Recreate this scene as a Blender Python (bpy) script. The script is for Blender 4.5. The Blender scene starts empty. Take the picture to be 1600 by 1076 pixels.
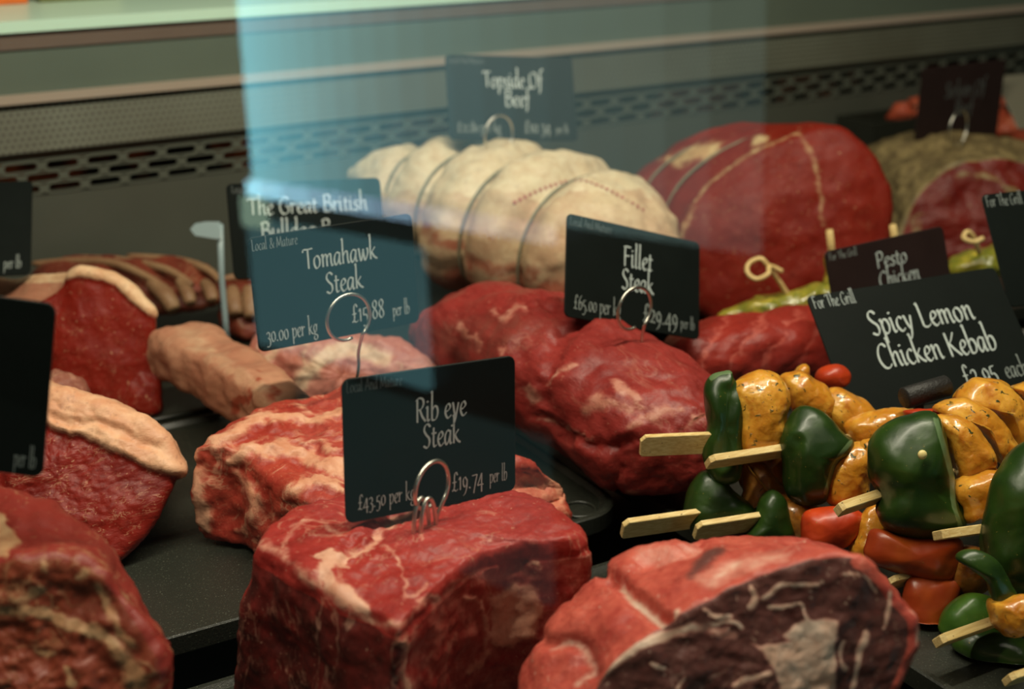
import bpy, bmesh, math, random
import numpy as np
from mathutils import Vector, Matrix, noise as mnoise
from math import radians, sin, cos, tan, pi

random.seed(7)
S = bpy.context.scene
COL = S.collection

# ------------------------------------------------------------------ camera, world, light, exposure
F_PX = 2222.0
PSI, PITCH, CAM_H = radians(31), radians(20), 0.43
cam_d = bpy.data.cameras.new('camera')
cam = bpy.data.objects.new('camera', cam_d)
COL.objects.link(cam)
cam.location = (0, 0, CAM_H)
cam.rotation_euler = (radians(90) - PITCH, 0, -PSI)
cam_d.sensor_width = 36.0
cam_d.lens = 36.0 * F_PX / 1600.0
cam_d.clip_start = 0.01
cam_d.dof.use_dof = True
cam_d.dof.focus_distance = 0.80
cam_d.dof.aperture_fstop = 6.3
S.camera = cam

S.view_settings.view_transform = 'Standard'
S.view_settings.look = 'None'
S.view_settings.exposure = 0.0
S.view_settings.gamma = 1.0
S.view_settings.use_curve_mapping = False

wd = bpy.data.worlds.new('World'); S.world = wd
wd.use_nodes = True
wd.node_tree.nodes['Background'].inputs['Color'].default_value = (0.45, 0.58, 0.46, 1)
wd.node_tree.nodes['Background'].inputs['Strength'].default_value = 0.022


def area(name, loc, target, sx, sy, power, color):
    l = bpy.data.lights.new(name, 'AREA'); l.shape = 'RECTANGLE'
    l.size = sx; l.size_y = sy; l.energy = power; l.color = color
    o = bpy.data.objects.new(name, l); COL.objects.link(o)
    o.location = loc
    d = Vector(target) - Vector(loc)
    o.rotation_euler = d.to_track_quat('-Z', 'X').to_euler()
    return o


# the counter's own tube lamp: hangs above the meat, runs along the counter
LAMP_POWER = 17.0
lamp = area('canopy_tube_light', (0.38, 0.57, 0.98), (0.38, 0.80, 0.0), 0.03, 1.3, LAMP_POWER, (1.0, 0.87, 0.70))
lamp.rotation_euler = (radians(10), 0, 0)
lamp.data.size = 1.3; lamp.data.size_y = 0.03

# ------------------------------------------------------------------ projection helpers (pixel -> place in the room)
RV = Vector((cos(PSI), -sin(PSI), 0))
FV = Vector((sin(PSI) * cos(PITCH), cos(PSI) * cos(PITCH), -sin(PITCH)))
UV_ = Vector((sin(PSI) * sin(PITCH), cos(PSI) * sin(PITCH), cos(PITCH)))
CV = Vector((0, 0, CAM_H))


def ray(u, v):
    return RV * ((u - 800) / F_PX) + UV_ * (-(v - 538) / F_PX) + FV


def D(u, v, d):
    return CV + ray(u, v) * d


def Zp(u, v, z):
    r = ray(u, v)
    return CV + r * ((z - CAM_H) / r.z)


def Yp(u, v, y):
    r = ray(u, v)
    return CV + r * (y / r.y)


def proj(P):
    Q = P - np.array(CV)
    d = Q @ np.array(FV)
    return 800 + F_PX * (Q @ np.array(RV)) / d, 538 - F_PX * (Q @ np.array(UV_)) / d


# ------------------------------------------------------------------ object helpers
def tag(o, label=None, cat=None, group=None, kind=None):
    if label: o['label'] = label
    if cat: o['category'] = cat
    if group: o['group'] = group
    if kind: o['kind'] = kind
    return o


def mesh_obj(name, verts, faces, mat, parent=None, loc=None, smooth=True, mats=None):
    """vertices in world space; the object is put at loc (default: its base)"""
    V = np.array([tuple(v) for v in verts], dtype=float)
    if loc is None:
        loc = (V[:, 0].mean(), V[:, 1].mean(), V[:, 2].min())
    loc = Vector(loc)
    me = bpy.data.meshes.new(name)
    me.from_pydata((V - np.array(loc)).tolist(), [], [list(map(int, f)) for f in faces])
    me.update()
    o = bpy.data.objects.new(name, me); COL.objects.link(o)
    o.location = loc
    if parent is not None:
        o.parent = parent
        o.location = loc - parent_world(parent)
    for m in (mats or [mat]):
        me.materials.append(m)
    if smooth:
        me.polygons.foreach_set('use_smooth', [True] * len(me.polygons))
    return o


def parent_world(p):
    w = Vector(p.location)
    while p.parent:
        p = p.parent; w += Vector(p.location)
    return w


def empty(name, loc):
    o = bpy.data.objects.new(name, None); COL.objects.link(o)
    o.location = loc; o.empty_display_size = 0.02
    return o


class MB:
    def __init__(self): self.v = []; self.f = []

    def add(self, vs, fs):
        b = len(self.v)
        self.v += [tuple(x) for x in vs]
        self.f += [[b + i for i in f] for f in fs]

    def box(self, x0, x1, y0, y1, z0, z1):
        self.add([(x0, y0, z0), (x1, y0, z0), (x1, y1, z0), (x0, y1, z0), (x0, y0, z1), (x1, y0, z1), (x1, y1, z1), (x0, y1, z1)],
                 [(3, 2, 1, 0), (4, 5, 6, 7), (0, 1, 5, 4), (1, 2, 6, 5), (2, 3, 7, 6), (3, 0, 4, 7)])

    def tube(self, pts, r, n=10, cap=True):
        pts = [Vector(p) for p in pts]
        rr = r if isinstance(r, (list, tuple)) else [r] * len(pts)
        base = len(self.v)
        up = Vector((0.13, 0.31, 0.94)).normalized()
        t0 = (pts[1] - pts[0]).normalized()
        nrm = (up - t0 * up.dot(t0)).normalized()
        for i, p in enumerate(pts):
            a = pts[max(i - 1, 0)]; b = pts[min(i + 1, len(pts) - 1)]
            t = (b - a).normalized()
            nrm = (nrm - t * nrm.dot(t)).normalized()
            bn = t.cross(nrm)
            for k in range(n):
                an = 2 * pi * k / n
                self.v.append(tuple(p + (nrm * cos(an) + bn * sin(an)) * rr[i]))
        for i in range(len(pts) - 1):
            for k in range(n):
                a = base + i * n + k; b = base + i * n + (k + 1) % n
                self.f.append([a, b, b + n, a + n])
        if cap:
            self.f.append([base + k for k in range(n)][::-1])
            e = base + (len(pts) - 1) * n
            self.f.append([e + k for k in range(n)])

    def prism(self, poly, off):
        """poly: closed 3D outline, extruded by the vector off"""
        off = Vector(off); n = len(poly)
        vs = [Vector(p) for p in poly] + [Vector(p) + off for p in poly]
        fs = [list(range(n))[::-1], list(range(n, 2 * n))] + [[i, (i + 1) % n, n + (i + 1) % n, n + i] for i in range(n)]
        self.add(vs, fs)

    def build(self, name, mat, parent=None, loc=None, smooth=False):
        o = mesh_obj(name, self.v, self.f, mat, parent, loc, smooth)
        bm = bmesh.new(); bm.from_mesh(o.data)
        bmesh.ops.recalc_face_normals(bm, faces=bm.faces)
        bm.to_mesh(o.data); bm.free()
        return o


def crom(pts, closed=False, sub=8):
    P = np.array([tuple(p) for p in pts], dtype=float); n = len(P)
    out = []
    rng = range(n if closed else n - 1)
    for i in rng:
        if closed:
            p0, p1, p2, p3 = P[i - 1], P[i], P[(i + 1) % n], P[(i + 2) % n]
        else:
            p0, p1, p2, p3 = P[max(i - 1, 0)], P[i], P[i + 1], P[min(i + 2, n - 1)]
        for k in range(sub):
            t = k / sub
            out.append(0.5 * ((2 * p1) + (-p0 + p2) * t + (2 * p0 - 5 * p1 + 4 * p2 - p3) * t * t + (-p0 + 3 * p1 - 3 * p2 + p3) * t ** 3))
    if not closed:
        out.append(P[-1])
    return np.array(out)


def resample(ring, N):
    d = crom(ring, True, 10)
    d = np.vstack([d, d[:1]])
    seg = np.linalg.norm(np.diff(d, axis=0), axis=1)
    L = np.concatenate([[0], np.cumsum(seg)])
    t = np.linspace(0, L[-1], N, endpoint=False)
    return np.stack([np.interp(t, L, d[:, k]) for k in range(3)], axis=1)


def fnoise(P, freq, seed=0.0, octaves=3):
    out = np.empty(len(P))
    s = Vector((seed * 7.13, seed * 3.7, -seed * 5.1))
    for i, p in enumerate(P):
        out[i] = mnoise.fractal(Vector(p) * freq + s, 1.0, 2.1, octaves)
    return out


def in_poly(U, V, poly):
    poly = np.array(poly, dtype=float); ins = np.zeros(len(U), bool)
    j = len(poly) - 1
    for i in range(len(poly)):
        xi, yi = poly[i]; xj, yj = poly[j]
        c = ((yi > V) != (yj > V)) & (U < (xj - xi) * (V - yi) / (yj - yi + 1e-9) + xi)
        ins ^= c; j = i
    return ins


def seg_dist(U, V, pts):
    best = np.full(len(U), 1e9)
    for (x0, y0), (x1, y1) in zip(pts[:-1], pts[1:]):
        dx, dy = x1 - x0, y1 - y0
        t = np.clip(((U - x0) * dx + (V - y0) * dy) / (dx * dx + dy * dy + 1e-9), 0, 1)
        best = np.minimum(best, np.hypot(U - x0 - t * dx, V - y0 - t * dy))
    return best


def streak(U, V, pts, w):
    """soft membership of a vein or seam that runs through pts"""
    sm = [tuple(p[:2]) for p in crom([(a, b, 0) for a, b in pts], False, 5)]
    return np.clip(1.25 - seg_dist(U, V, sm) / w * 0.75, 0, 1)


def patch(U, V, poly, soft=5):
    ins = in_poly(U, V, poly)
    d = seg_dist(U, V, list(poly) + [poly[0]])
    return np.clip(0.5 + np.where(ins, d, -d) / (2 * soft), 0, 1)


def loft(name, rings, mat, parent=None, N=120, M=8, edge=0.005, caps=(1, 1), cap_steps=22, bulge=(0, 0),
         amp=((0.003, 35), (0.0010, 130)), paint=None, seed=1.0, min_z=None, loc=None, linear=False, wig=13):
    """one closed body through the given outlines; caps are its two end faces"""
    R = [resample(r, N) for r in rings]
    rows = []
    for i in range(len(R) - 1):
        p0, p1, p2, p3 = R[max(i - 1, 0)], R[i], R[i + 1], R[min(i + 2, len(R) - 1)]
        for k in range(M):
            t = k / M
            if linear:
                q = p1 * (1 - t) + p2 * t
            else:
                q = 0.5 * ((2 * p1) + (-p0 + p2) * t + (2 * p0 - 5 * p1 + 4 * p2 - p3) * t * t + (-p0 + 3 * p1 - 3 * p2 + p3) * t ** 3)
            rows.append((q, (i + t) / (len(R) - 1), 0, 1.0))
    rows.append((R[-1], 1.0, 0, 1.0))

    def cap_rows(ring, inner, b, code, s):
        c = ring.mean(0); nrm = c - inner.mean(0); nrm /= np.linalg.norm(nrm) + 1e-12
        # outline normal for the cap's plane
        e = ring - c; cr = np.cross(e, np.roll(e, -1, axis=0)).sum(0); cr /= np.linalg.norm(cr) + 1e-12
        if cr @ nrm < 0: cr = -cr
        rad = np.linalg.norm(e, axis=1, keepdims=True); rm = rad.mean()
        out = []
        ins = 0.0
        for k in range(1, 5):
            ph = k / 4 * pi / 2
            ins = edge * (1 - cos(ph))
            out.append((c + e * (1 - ins / rm) + cr * edge * sin(ph), s, code, 1 - ins / rm))
        r0 = 1 - edge / rm
        for k in range(1, cap_steps + 1):
            r = r0 * (1 - k / cap_steps)
            h = edge + b * (1 - (r / r0) ** 2)
            out.append((c + e * r + cr * h, s, code, r))
        return out
    if caps[1]: rows = rows + cap_rows(R[-1], R[-2], bulge[1], 1, 1.0)
    if caps[0]: rows = cap_rows(R[0], R[1], bulge[0], 2, 0.0)[::-1] + rows
    nr = len(rows)
    P = np.vstack([r[0] for r in rows])
    s = np.repeat([r[1] for r in rows], N); part = np.repeat([r[2] for r in rows], N); rad = np.repeat([r[3] for r in rows], N)
    ang = np.tile(np.arange(N) / N, nr)
    faces = []
    for i in range(nr - 1):
        for k in range(N):
            a = i * N + k; b = i * N + (k + 1) % N
            faces.append((a, b, b + N, a + N))
    bm = bmesh.new()
    bv = [bm.verts.new(p) for p in P]
    for f in faces: bm.faces.new([bv[i] for i in f])
    bmesh.ops.recalc_face_normals(bm, faces=bm.faces); bm.normal_update()
    nor = np.array([tuple(v.normal) for v in bv])
    fl = [[v.index for v in f.verts] for f in bm.faces] if False else None
    bm.verts.index_update()
    fl = [[v.index for v in f.verts] for f in bm.faces]
    bm.free()
    for a, fq in amp:
        P = P + nor * (fnoise(P, fq, seed) * a)[:, None]
    A = {'fat': np.zeros(len(P)), 'dark': np.zeros(len(P)), 'lift': np.zeros(len(P))}
    if paint:
        U, V = proj(P)
        U = U + fnoise(P, 60, 3.3, 3) * wig + fnoise(P, 210, 5.1, 2) * wig * .4; V = V + fnoise(P, 60, 9.3, 3) * wig + fnoise(P, 210, 2.1, 2) * wig * .4
        vis = (nor * (np.array(CV) - P)).sum(1) > 0
        paint(A, dict(P=P, s=s, part=part, r=rad, a=ang, U=U, V=V, nor=nor, vis=vis))
        P = P + nor * A['lift'][:, None]
    if min_z is not None:
        P[:, 2] = np.maximum(P[:, 2], min_z)
    o = mesh_obj(name, P, fl, mat, parent, loc)
    for k in ('fat', 'dark'):
        at = o.data.attributes.new(k, 'FLOAT', 'POINT')
        at.data.foreach_set('value', np.clip(A[k], 0, 1).astype(np.float32))
    return o


def tube_rings(stations, n=28, power=2.4, flat=0.75):
    """stations: (centre, half width, half height, axis yaw vector) -> cross sections of a roll that lies on the tray"""
    C = [Vector(s[0]) for s in stations]
    out = []
    for i, s in enumerate(stations):
        ax = (C[min(i + 1, len(C) - 1)] - C[max(i - 1, 0)]).normalized()
        side = ax.cross(Vector((0, 0, 1))).normalized(); up = side.cross(ax)
        ring = []
        for k in range(n):
            a = 2 * pi * k / n
            ca, sa = cos(a), sin(a)
            x = abs(ca) ** (2 / power) * (1 if ca > 0 else -1); y = abs(sa) ** (2 / power) * (1 if sa > 0 else -1)
            if y < 0: y *= flat
            ring.append(C[i] + side * (x * s[1]) + up * (y * s[2]))
        out.append(ring)
    return out


def px(pts, d, dd=0.0, dv=0.0):
    """outline in the photograph's frame put at distance d (dd: farther per 100 px to the right, dv: per 100 px down)"""
    u0 = sum(p[0] for p in pts) / len(pts); v0 = sum(p[1] for p in pts) / len(pts)
    return [D(u, v, d + dd * (u - u0) / 100 + dv * (v - v0) / 100) for u, v in pts]


def shrink(ring, f, off=(0, 0, 0)):
    c = sum((Vector(p) for p in ring), Vector()) / len(ring)
    return [c + (Vector(p) - c) * f + Vector(off) for p in ring]


def pillow(name, pts, d, front, back, mat, parent=None, N=64, amp=((0.002, 45),), seed=1.0, dd=0.0, dv=0.0, paint=None, cap_steps=14, min_z=None, loc=None, power=0.5):
    """a rounded lump: outline at distance d, swelling towards the counter's front and to the back"""
    R = resample(px(pts, d, dd, dv), N)
    c = R.mean(0)
    n = np.array(-FV)
    rows = []
    for k in range(cap_steps + 1):
        r = sin(k / cap_steps * pi / 2)
        rows.append(c + (R - c) * r - n * back * (1 - r * r) ** power)
    for k in range(cap_steps - 1, -1, -1):
        r = sin(k / cap_steps * pi / 2)
        rows.append(c + (R - c) * r + n * front * (1 - r * r) ** power)
    P = np.vstack(rows)
    faces = []
    for i in range(len(rows) - 1):
        for k in range(N):
            a = i * N + k; b = i * N + (k + 1) % N
            faces.append((a, b, b + N, a + N))
    bm = bmesh.new(); bv = [bm.verts.new(p) for p in P]
    for f in faces: bm.faces.new([bv[i] for i in f])
    bmesh.ops.recalc_face_normals(bm, faces=bm.faces); bm.normal_update()
    nor = np.array([tuple(v.normal) for v in bv]); bm.verts.index_update()
    fl = [[v.index for v in f.verts] for f in bm.faces]; bm.free()
    for a, fq in amp:
        P = P + nor * (fnoise(P, fq, seed) * a)[:, None]
    A = {'fat': np.zeros(len(P)), 'dark': np.zeros(len(P)), 'lift': np.zeros(len(P))}
    if paint:
        U, V = proj(P)
        paint(A, dict(P=P, U=U, V=V, nor=nor, vis=(nor * (np.array(CV) - P)).sum(1) > 0))
        P = P + nor * A['lift'][:, None]
    if min_z is not None: P[:, 2] = np.maximum(P[:, 2], min_z)
    o = mesh_obj(name, P, fl, mat, parent, loc)
    for k in ('fat', 'dark'):
        at = o.data.attributes.new(k, 'FLOAT', 'POINT')
        at.data.foreach_set('value', np.clip(A[k], 0, 1).astype(np.float32))
    return o


# ------------------------------------------------------------------ materials
class NT:
    def __init__(self, name):
        self.m = bpy.data.materials.new(name); self.m.use_nodes = True
        self.t = self.m.node_tree; self.t.nodes.clear()
        self.out = self.t.nodes.new('ShaderNodeOutputMaterial')
        self.co = self.t.nodes.new('ShaderNodeTexCoord').outputs['Object']

    def n(self, typ, **kw):
        nd = self.t.nodes.new(typ)
        for k, v in kw.items(): setattr(nd, k, v)
        return nd

    def link(self, a, b): self.t.links.new(a, b)

    def setin(self, nd, key, val):
        if hasattr(val, 'is_output'): self.link(val, nd.inputs[key])
        else: nd.inputs[key].default_value = val

    def math(self, op, a, b=0.0, c=None, clamp=False):
        nd = self.n('ShaderNodeMath', operation=op); nd.use_clamp = clamp
        self.setin(nd, 0, a); self.setin(nd, 1, b)
        if c is not None: self.setin(nd, 2, c)
        return nd.outputs[0]

    def noise(self, scale, detail=3.0, rough=0.55, dist=0.0, vec=None):
        nd = self.n('ShaderNodeTexNoise')
        nd.inputs['Scale'].default_value = scale; nd.inputs['Detail'].default_value = detail
        nd.inputs['Roughness'].default_value = rough; nd.inputs['Distortion'].default_value = dist
        self.link(vec or self.co, nd.inputs['Vector'])
        return nd.outputs['Fac']

    def stretch(self, sc, rot=(0, 0, 0)):
        nd = self.n('ShaderNodeMapping')
        nd.inputs['Scale'].default_value = sc; nd.inputs['Rotation'].default_value = rot
        self.link(self.co, nd.inputs['Vector'])
        return nd.outputs[0]

    def smooth(self, x, lo, hi):
        nd = self.n('ShaderNodeMapRange', interpolation_type='SMOOTHSTEP')
        self.setin(nd, 'Value', x); nd.inputs['From Min'].default_value = lo; nd.inputs['From Max'].default_value = hi
        return nd.outputs[0]

    def mix(self, f, a, b):
        nd = self.n('ShaderNodeMix', data_type='RGBA')
        self.setin(nd, 'Factor', f)
        for k, v in ((6, a), (7, b)):
            if hasattr(v, 'is_output'): self.link(v, nd.inputs[k])
            else: nd.inputs[k].default_value = (*v, 1)
        return nd.outputs[2]

    def attr(self, name):
        return self.n('ShaderNodeAttribute', attribute_name=name).outputs['Fac']

    def bump(self, h, strength=0.5, dist=0.002, prev=None):
        nd = self.n('ShaderNodeBump'); nd.inputs['Strength'].default_value = strength; nd.inputs['Distance'].default_value = dist
        self.link(h, nd.inputs['Height'])
        if prev: self.link(prev, nd.inputs['Normal'])
        return nd.outputs[0]

    def principled(self, **kw):
        nd = self.n('ShaderNodeBsdfPrincipled')
        for k, v in kw.items():
            k = k.replace('_', ' ')
            if k in ('Base Color', 'Emission Color') and not hasattr(v, 'is_output'): v = (*v, 1)
            self.setin(nd, k, v)
        self.link(nd.outputs[0], self.out.inputs[0])
        return nd


def plain(name, col, rough=0.5, metal=0.0, bump=None, spec=0.5, vary=0.0, vscale=30, coat=0.0):
    t = NT(name)
    c = col
    if vary:
        c = t.mix(t.noise(vscale, 4), tuple(x * (1 - vary) for x in col), tuple(min(1, x * (1 + vary)) for x in col))
    kw = dict(Base_Color=c, Roughness=rough, Metallic=metal, Specular_IOR_Level=spec, Coat_Weight=coat)
    if bump: kw['Normal'] = t.bump(t.noise(bump[0], 3), bump[1], bump[2])
    t.principled(**kw)
    return t.m


def meat(name, lean=(0.30, 0.022, 0.02), lean2=(0.17, 0.010, 0.011), fat=(0.62, 0.36, 0.24), fat2=None, dark=(0.09, 0.03, 0.022),
         vein=(38, 0.035, 0.6), fibre=((1, 1, 1), (0, 0, 0), 260), rough=0.46, fatn=0.55, bump=0.5, fatscale=110, spec=0.32, fine=(170, 0.025, .16)):
    t = NT(name)
    big = t.noise(28, 3)
    fib = t.noise(fibre[2], 3, 0.6, 0.3, t.stretch(fibre[0], fibre[1]))
    k = t.math('ADD', t.math('MULTIPLY', big, 0.75), t.math('MULTIPLY', fib, 0.45))
    c = t.mix(t.smooth(k, 0.36, 0.84), lean2, lean)
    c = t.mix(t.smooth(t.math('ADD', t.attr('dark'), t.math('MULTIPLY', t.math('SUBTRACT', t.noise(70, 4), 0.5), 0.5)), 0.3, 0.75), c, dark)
    # veins of fat
    vn = t.noise(vein[0], 4, 0.6, 1.2, t.stretch(fibre[0], fibre[1]))
    v = t.math('SUBTRACT', 1.0, t.smooth(t.math('ABSOLUTE', t.math('SUBTRACT', vn, 0.5)), 0.0, vein[1]))
    v = t.math('MULTIPLY', v, t.smooth(t.noise(vein[0] * 0.9, 2), 0.45, 0.62))
    fnz = t.noise(fine[0], 2, 0.6, 0.8, t.stretch(fibre[0], fibre[1]))
    v2 = t.math('SUBTRACT', 1.0, t.smooth(t.math('ABSOLUTE', t.math('SUBTRACT', fnz, 0.5)), 0.0, fine[1]))
    v2 = t.math('MULTIPLY', v2, t.smooth(t.noise(fine[0] * 0.4, 2), 0.5, 0.68))
    v = t.math('MAXIMUM', t.math('MULTIPLY', v, vein[2]), t.math('MULTIPLY', v2, fine[2]))
    fn = t.noise(fatscale, 5, 0.68)
    fsum = t.math('ADD', t.attr('fat'), t.math('MULTIPLY', t.math('SUBTRACT', fn, 0.5), fatn * 1.5))
    halo = t.smooth(fsum, 0.18, 0.52)
    fm = t.smooth(fsum, 0.40, 0.66)
    fcol = t.mix(t.smooth(t.noise(60, 5, 0.6, 0.5), 0.35, 0.7), fat2 or tuple(x * y for x, y in zip(fat, (0.82, 0.66, 0.6))), fat)
    c = t.mix(t.math('MULTIPLY', halo, 0.75), c, tuple(0.62 * a_ + 0.38 * b_ for a_, b_ in zip(lean, fat)))
    c = t.mix(t.math('MAXIMUM', fm, v, clamp=True), c, fcol)
    fleck = t.math('MULTIPLY', t.smooth(t.noise(430, 2, 0.5, 0.5), 0.66, 0.74), 0.45)
    c = t.mix(fleck, c, fcol)
    grain = t.noise(150, 4, 0.7, 0.4)
    c = t.mix(t.math('MULTIPLY', t.smooth(grain, 0.52, 0.72), 0.30), c, tuple(x * 0.45 for x in lean2))
    nrm = t.bump(t.noise(55, 4), bump * 0.6, 0.004)
    nrm = t.bump(grain, bump * 0.5, 0.0012, nrm)
    nrm = t.bump(fib, bump * 0.55, 0.0015, nrm)
    nrm = t.bump(t.math('MAXIMUM', fm, v), bump * 0.35, 0.001, nrm)
    ro = t.math('ADD', t.math('MULTIPLY', t.noise(120, 3), 0.35), rough - 0.17)
    p = t.principled(Base_Color=c, Roughness=ro, Specular_IOR_Level=spec, Normal=nrm)
    return t.m


M = {}
M['deck'] = plain('deck black', (0.012, 0.011, 0.009), 0.45, vary=0.3)


def tray_material():
    t = NT('tray speckled black')
    sp = t.smooth(t.noise(900, 2, 0.7), 0.62, 0.72)
    c = t.mix(sp, (0.017, 0.019, 0.0135), (0.10, 0.11, 0.08))
    t.principled(Base_Color=c, Roughness=0.42, Specular_IOR_Level=0.6, Normal=t.bump(t.noise(700, 2), 0.25, 0.0006))
    return t.m


M['tray'] = tray_material()
M['card'] = plain('card black', (0.0075, 0.010, 0.009), 0.42, spec=0.08, vary=0.25, vscale=25)
M['card_brown'] = plain('card brown black', (0.022, 0.013, 0.012), 0.45, spec=0.1, vary=0.25)
M['card_grey'] = plain('card grey', (0.16, 0.15, 0.11), 0.5)
M['letters'] = plain('chalk lettering', (0.46, 0.52, 0.50), 0.6, vary=0.25, vscale=300)
M['letters_dim'] = plain('worn chalk lettering', (0.085, 0.10, 0.095), 0.6, vary=0.45, vscale=400)
M['letters_mid'] = plain('grey chalk lettering', (0.22, 0.25, 0.235), 0.6, vary=0.3, vscale=400)
M['wire'] = plain('bright wire', (0.66, 0.64, 0.56), 0.33, metal=1.0)
M['clip'] = plain('black rubber clip', (0.011, 0.010, 0.009), 0.55, bump=(500, 0.6, 0.001))
M['white_metal'] = plain('white enamel', (0.66, 0.92, 0.74), 0.35)
M['brown_strip'] = plain('brown plastic strip', (0.16, 0.115, 0.09), 0.5, vary=0.1)
M['grey_panel'] = plain('grey steel panel', (0.125, 0.155, 0.12), 0.42, metal=0.0, vary=0.12, vscale=9)
M['lip'] = plain('pale steel lip', (0.42, 0.34, 0.27), 0.4)
M['low_wall'] = plain('lower steel wall', (0.088, 0.094, 0.074), 0.38, vary=0.2, vscale=7)
M['slot_plate'] = plain('slotted steel plate', (0.105, 0.115, 0.09), 0.42, vary=0.1)
M['bone'] = plain('bone', (0.66, 0.42, 0.27), 0.45)
M['string'] = plain('butcher string', (0.20, 0.19, 0.12), 0.8)
M['bamboo'] = None
M['seed'] = plain('pepper seed', (0.75, 0.62, 0.25), 0.4)


def perforated():
    t = NT('perforated steel')
    sep = t.n('ShaderNodeSeparateXYZ'); t.link(t.co, sep.inputs[0])
    px_, pz_ = 0.0062, 0.0054
    row = t.math('FLOOR', t.math('DIVIDE', sep.outputs[2], pz_))
    off = t.math('MULTIPLY', t.math('MODULO', t.math('ABSOLUTE', row), 2.0), 0.5)
    fx = t.math('SUBTRACT', t.math('FRACT', t.math('ADD', t.math('DIVIDE', sep.outputs[0], px_), off)), 0.5)
    fz = t.math('SUBTRACT', t.math('FRACT', t.math('DIVIDE', sep.outputs[2], pz_)), 0.5)
    r = t.math('SQRT', t.math('ADD', t.math('MULTIPLY', fx, fx), t.math('MULTIPLY', fz, fz)))
    hole = t.math('LESS_THAN', r, 0.30)
    base = t.mix(t.smooth(t.noise(6, 3), 0.35, 0.7), (0.115, 0.115, 0.082), (0.155, 0.165, 0.125))
    c = t.mix(hole, base, (0.062, 0.058, 0.042))
    t.principled(Base_Color=c, Roughness=0.45)
    return t.m


M['perforated'] = perforated()


def recess():
    t = NT('vent recess')
    a = t.smooth(t.noise(11, 2), 0.47, 0.60)
    c = t.mix(a, (0.008, 0.008, 0.007), (0.70, 0.17, 0.05))
    t.principled(Base_Color=c, Roughness=0.7)
    return t.m


M['recess'] = recess()


def glass():
    t = NT('counter glass')
    tr = t.n('ShaderNodeBsdfTransparent'); tr.inputs[0].default_value = (0.97, 1.0, 0.98, 1)
    gl = t.n('ShaderNodeBsdfGlossy'); gl.inputs['Roughness'].default_value = 0.0
    fr = t.n('ShaderNodeFresnel'); fr.inputs['IOR'].default_value = 1.5
    geo = t.n('ShaderNodeNewGeometry')
    fac = t.math('MULTIPLY', t.math('MULTIPLY', fr.outputs[0], 1.9), t.math('SUBTRACT', 1.0, geo.outputs['Backfacing']))
    mx = t.n('ShaderNodeMixShader')
    t.link(fac, mx.inputs[0]); t.link(tr.outputs[0], mx.inputs[1]); t.link(gl.outputs[0], mx.inputs[2])
    t.link(mx.outputs[0], t.out.inputs[0])
    return t.m


M['glass'] = glass()


def emit(name, col, s):
    t = NT(name)
    e = t.n('ShaderNodeEmission'); e.inputs[0].default_value = (*col, 1); e.inputs[1].default_value = s
    t.link(e.outputs[0], t.out.inputs[0])
    return t.m


def bamboo():
    t = NT('bamboo')
    g = t.noise(900, 3, 0.6, 0.0, t.stretch((0.04, 0.6, 1.0)))
    c = t.mix(t.smooth(g, 0.35, 0.65), (0.62, 0.42, 0.15), (0.78, 0.60, 0.27))
    c = t.mix(t.smooth(t.noise(420, 2), 0.70, 0.74), c, (0.16, 0.09, 0.03))
    t.principled(Base_Color=c, Roughness=0.5, Normal=t.bump(g, 0.2, 0.0004))
    return t.m


M['bamboo'] = bamboo()


def pepper(name, a, b, rough=0.22):
    t = NT(name)
    c = t.mix(t.smooth(t.noise(32, 3), 0.35, 0.68), a, b)
    c = t.mix(t.smooth(t.math('ADD', t.attr('fat'), t.math('MULTIPLY', t.math('SUBTRACT', t.noise(150, 3), 0.5), 0.3)), 0.4, 0.6), c, tuple(min(1, x * 1.7 + 0.06) for x in b))
    c = t.mix(t.smooth(t.noise(700, 2), 0.72, 0.76), c, (0.30, 0.22, 0.04))
    n = t.bump(t.noise(45, 3), 0.12, 0.004)
    n = t.bump(t.noise(520, 3), 0.12, 0.0005, n)
    t.principled(Base_Color=c, Roughness=rough + 0.14, Specular_IOR_Level=0.45, Coat_Weight=0.10, Coat_Roughness=0.2, Normal=n)
    return t.m


M['green'] = pepper('green pepper', (0.010, 0.030, 0.004), (0.028, 0.066, 0.007))
M['green_light'] = pepper('light green pepper', (0.035, 0.095, 0.010), (0.075, 0.16, 0.014))
M['red'] = pepper('red pepper', (0.38, 0.030, 0.006), (0.60, 0.06, 0.008), 0.25)
M['orange_red'] = pepper('marinated red pepper', (0.30, 0.035, 0.007), (0.40, 0.075, 0.009), 0.22)


def chicken(name, a, b, herb=(0.05, 0.055, 0.012), bumpk=0.3, deep=(0.50, 0.17, 0.012)):
    t = NT(name)
    c = t.mix(t.smooth(t.noise(45, 4, 0.6, 0.4), 0.36, 0.66), a, b)
    c = t.mix(t.smooth(t.noise(90, 4), 0.50, 0.70), c, deep)
    h = t.math('MULTIPLY', t.smooth(t.noise(260, 2, 0.5, 0.8), 0.63, 0.67), t.smooth(t.noise(50, 2), 0.40, 0.52))
    c = t.mix(h, c, herb)
    n = t.bump(t.noise(60, 4), bumpk, 0.005)
    n = t.bump(t.noise(330, 3), bumpk * 0.9, 0.0012, n)
    n = t.bump(h, 0.4, 0.001, n)
    p = t.principled(Base_Color=c, Roughness=0.30, Specular_IOR_Level=0.5, Coat_Weight=0.55, Coat_Roughness=0.05, Normal=n,
                     Subsurface_Weight=0.3, Subsurface_Scale=0.01)
    p.inputs['Subsurface Radius'].default_value = (1.0, 0.45, 0.1)
    return t.m


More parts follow.
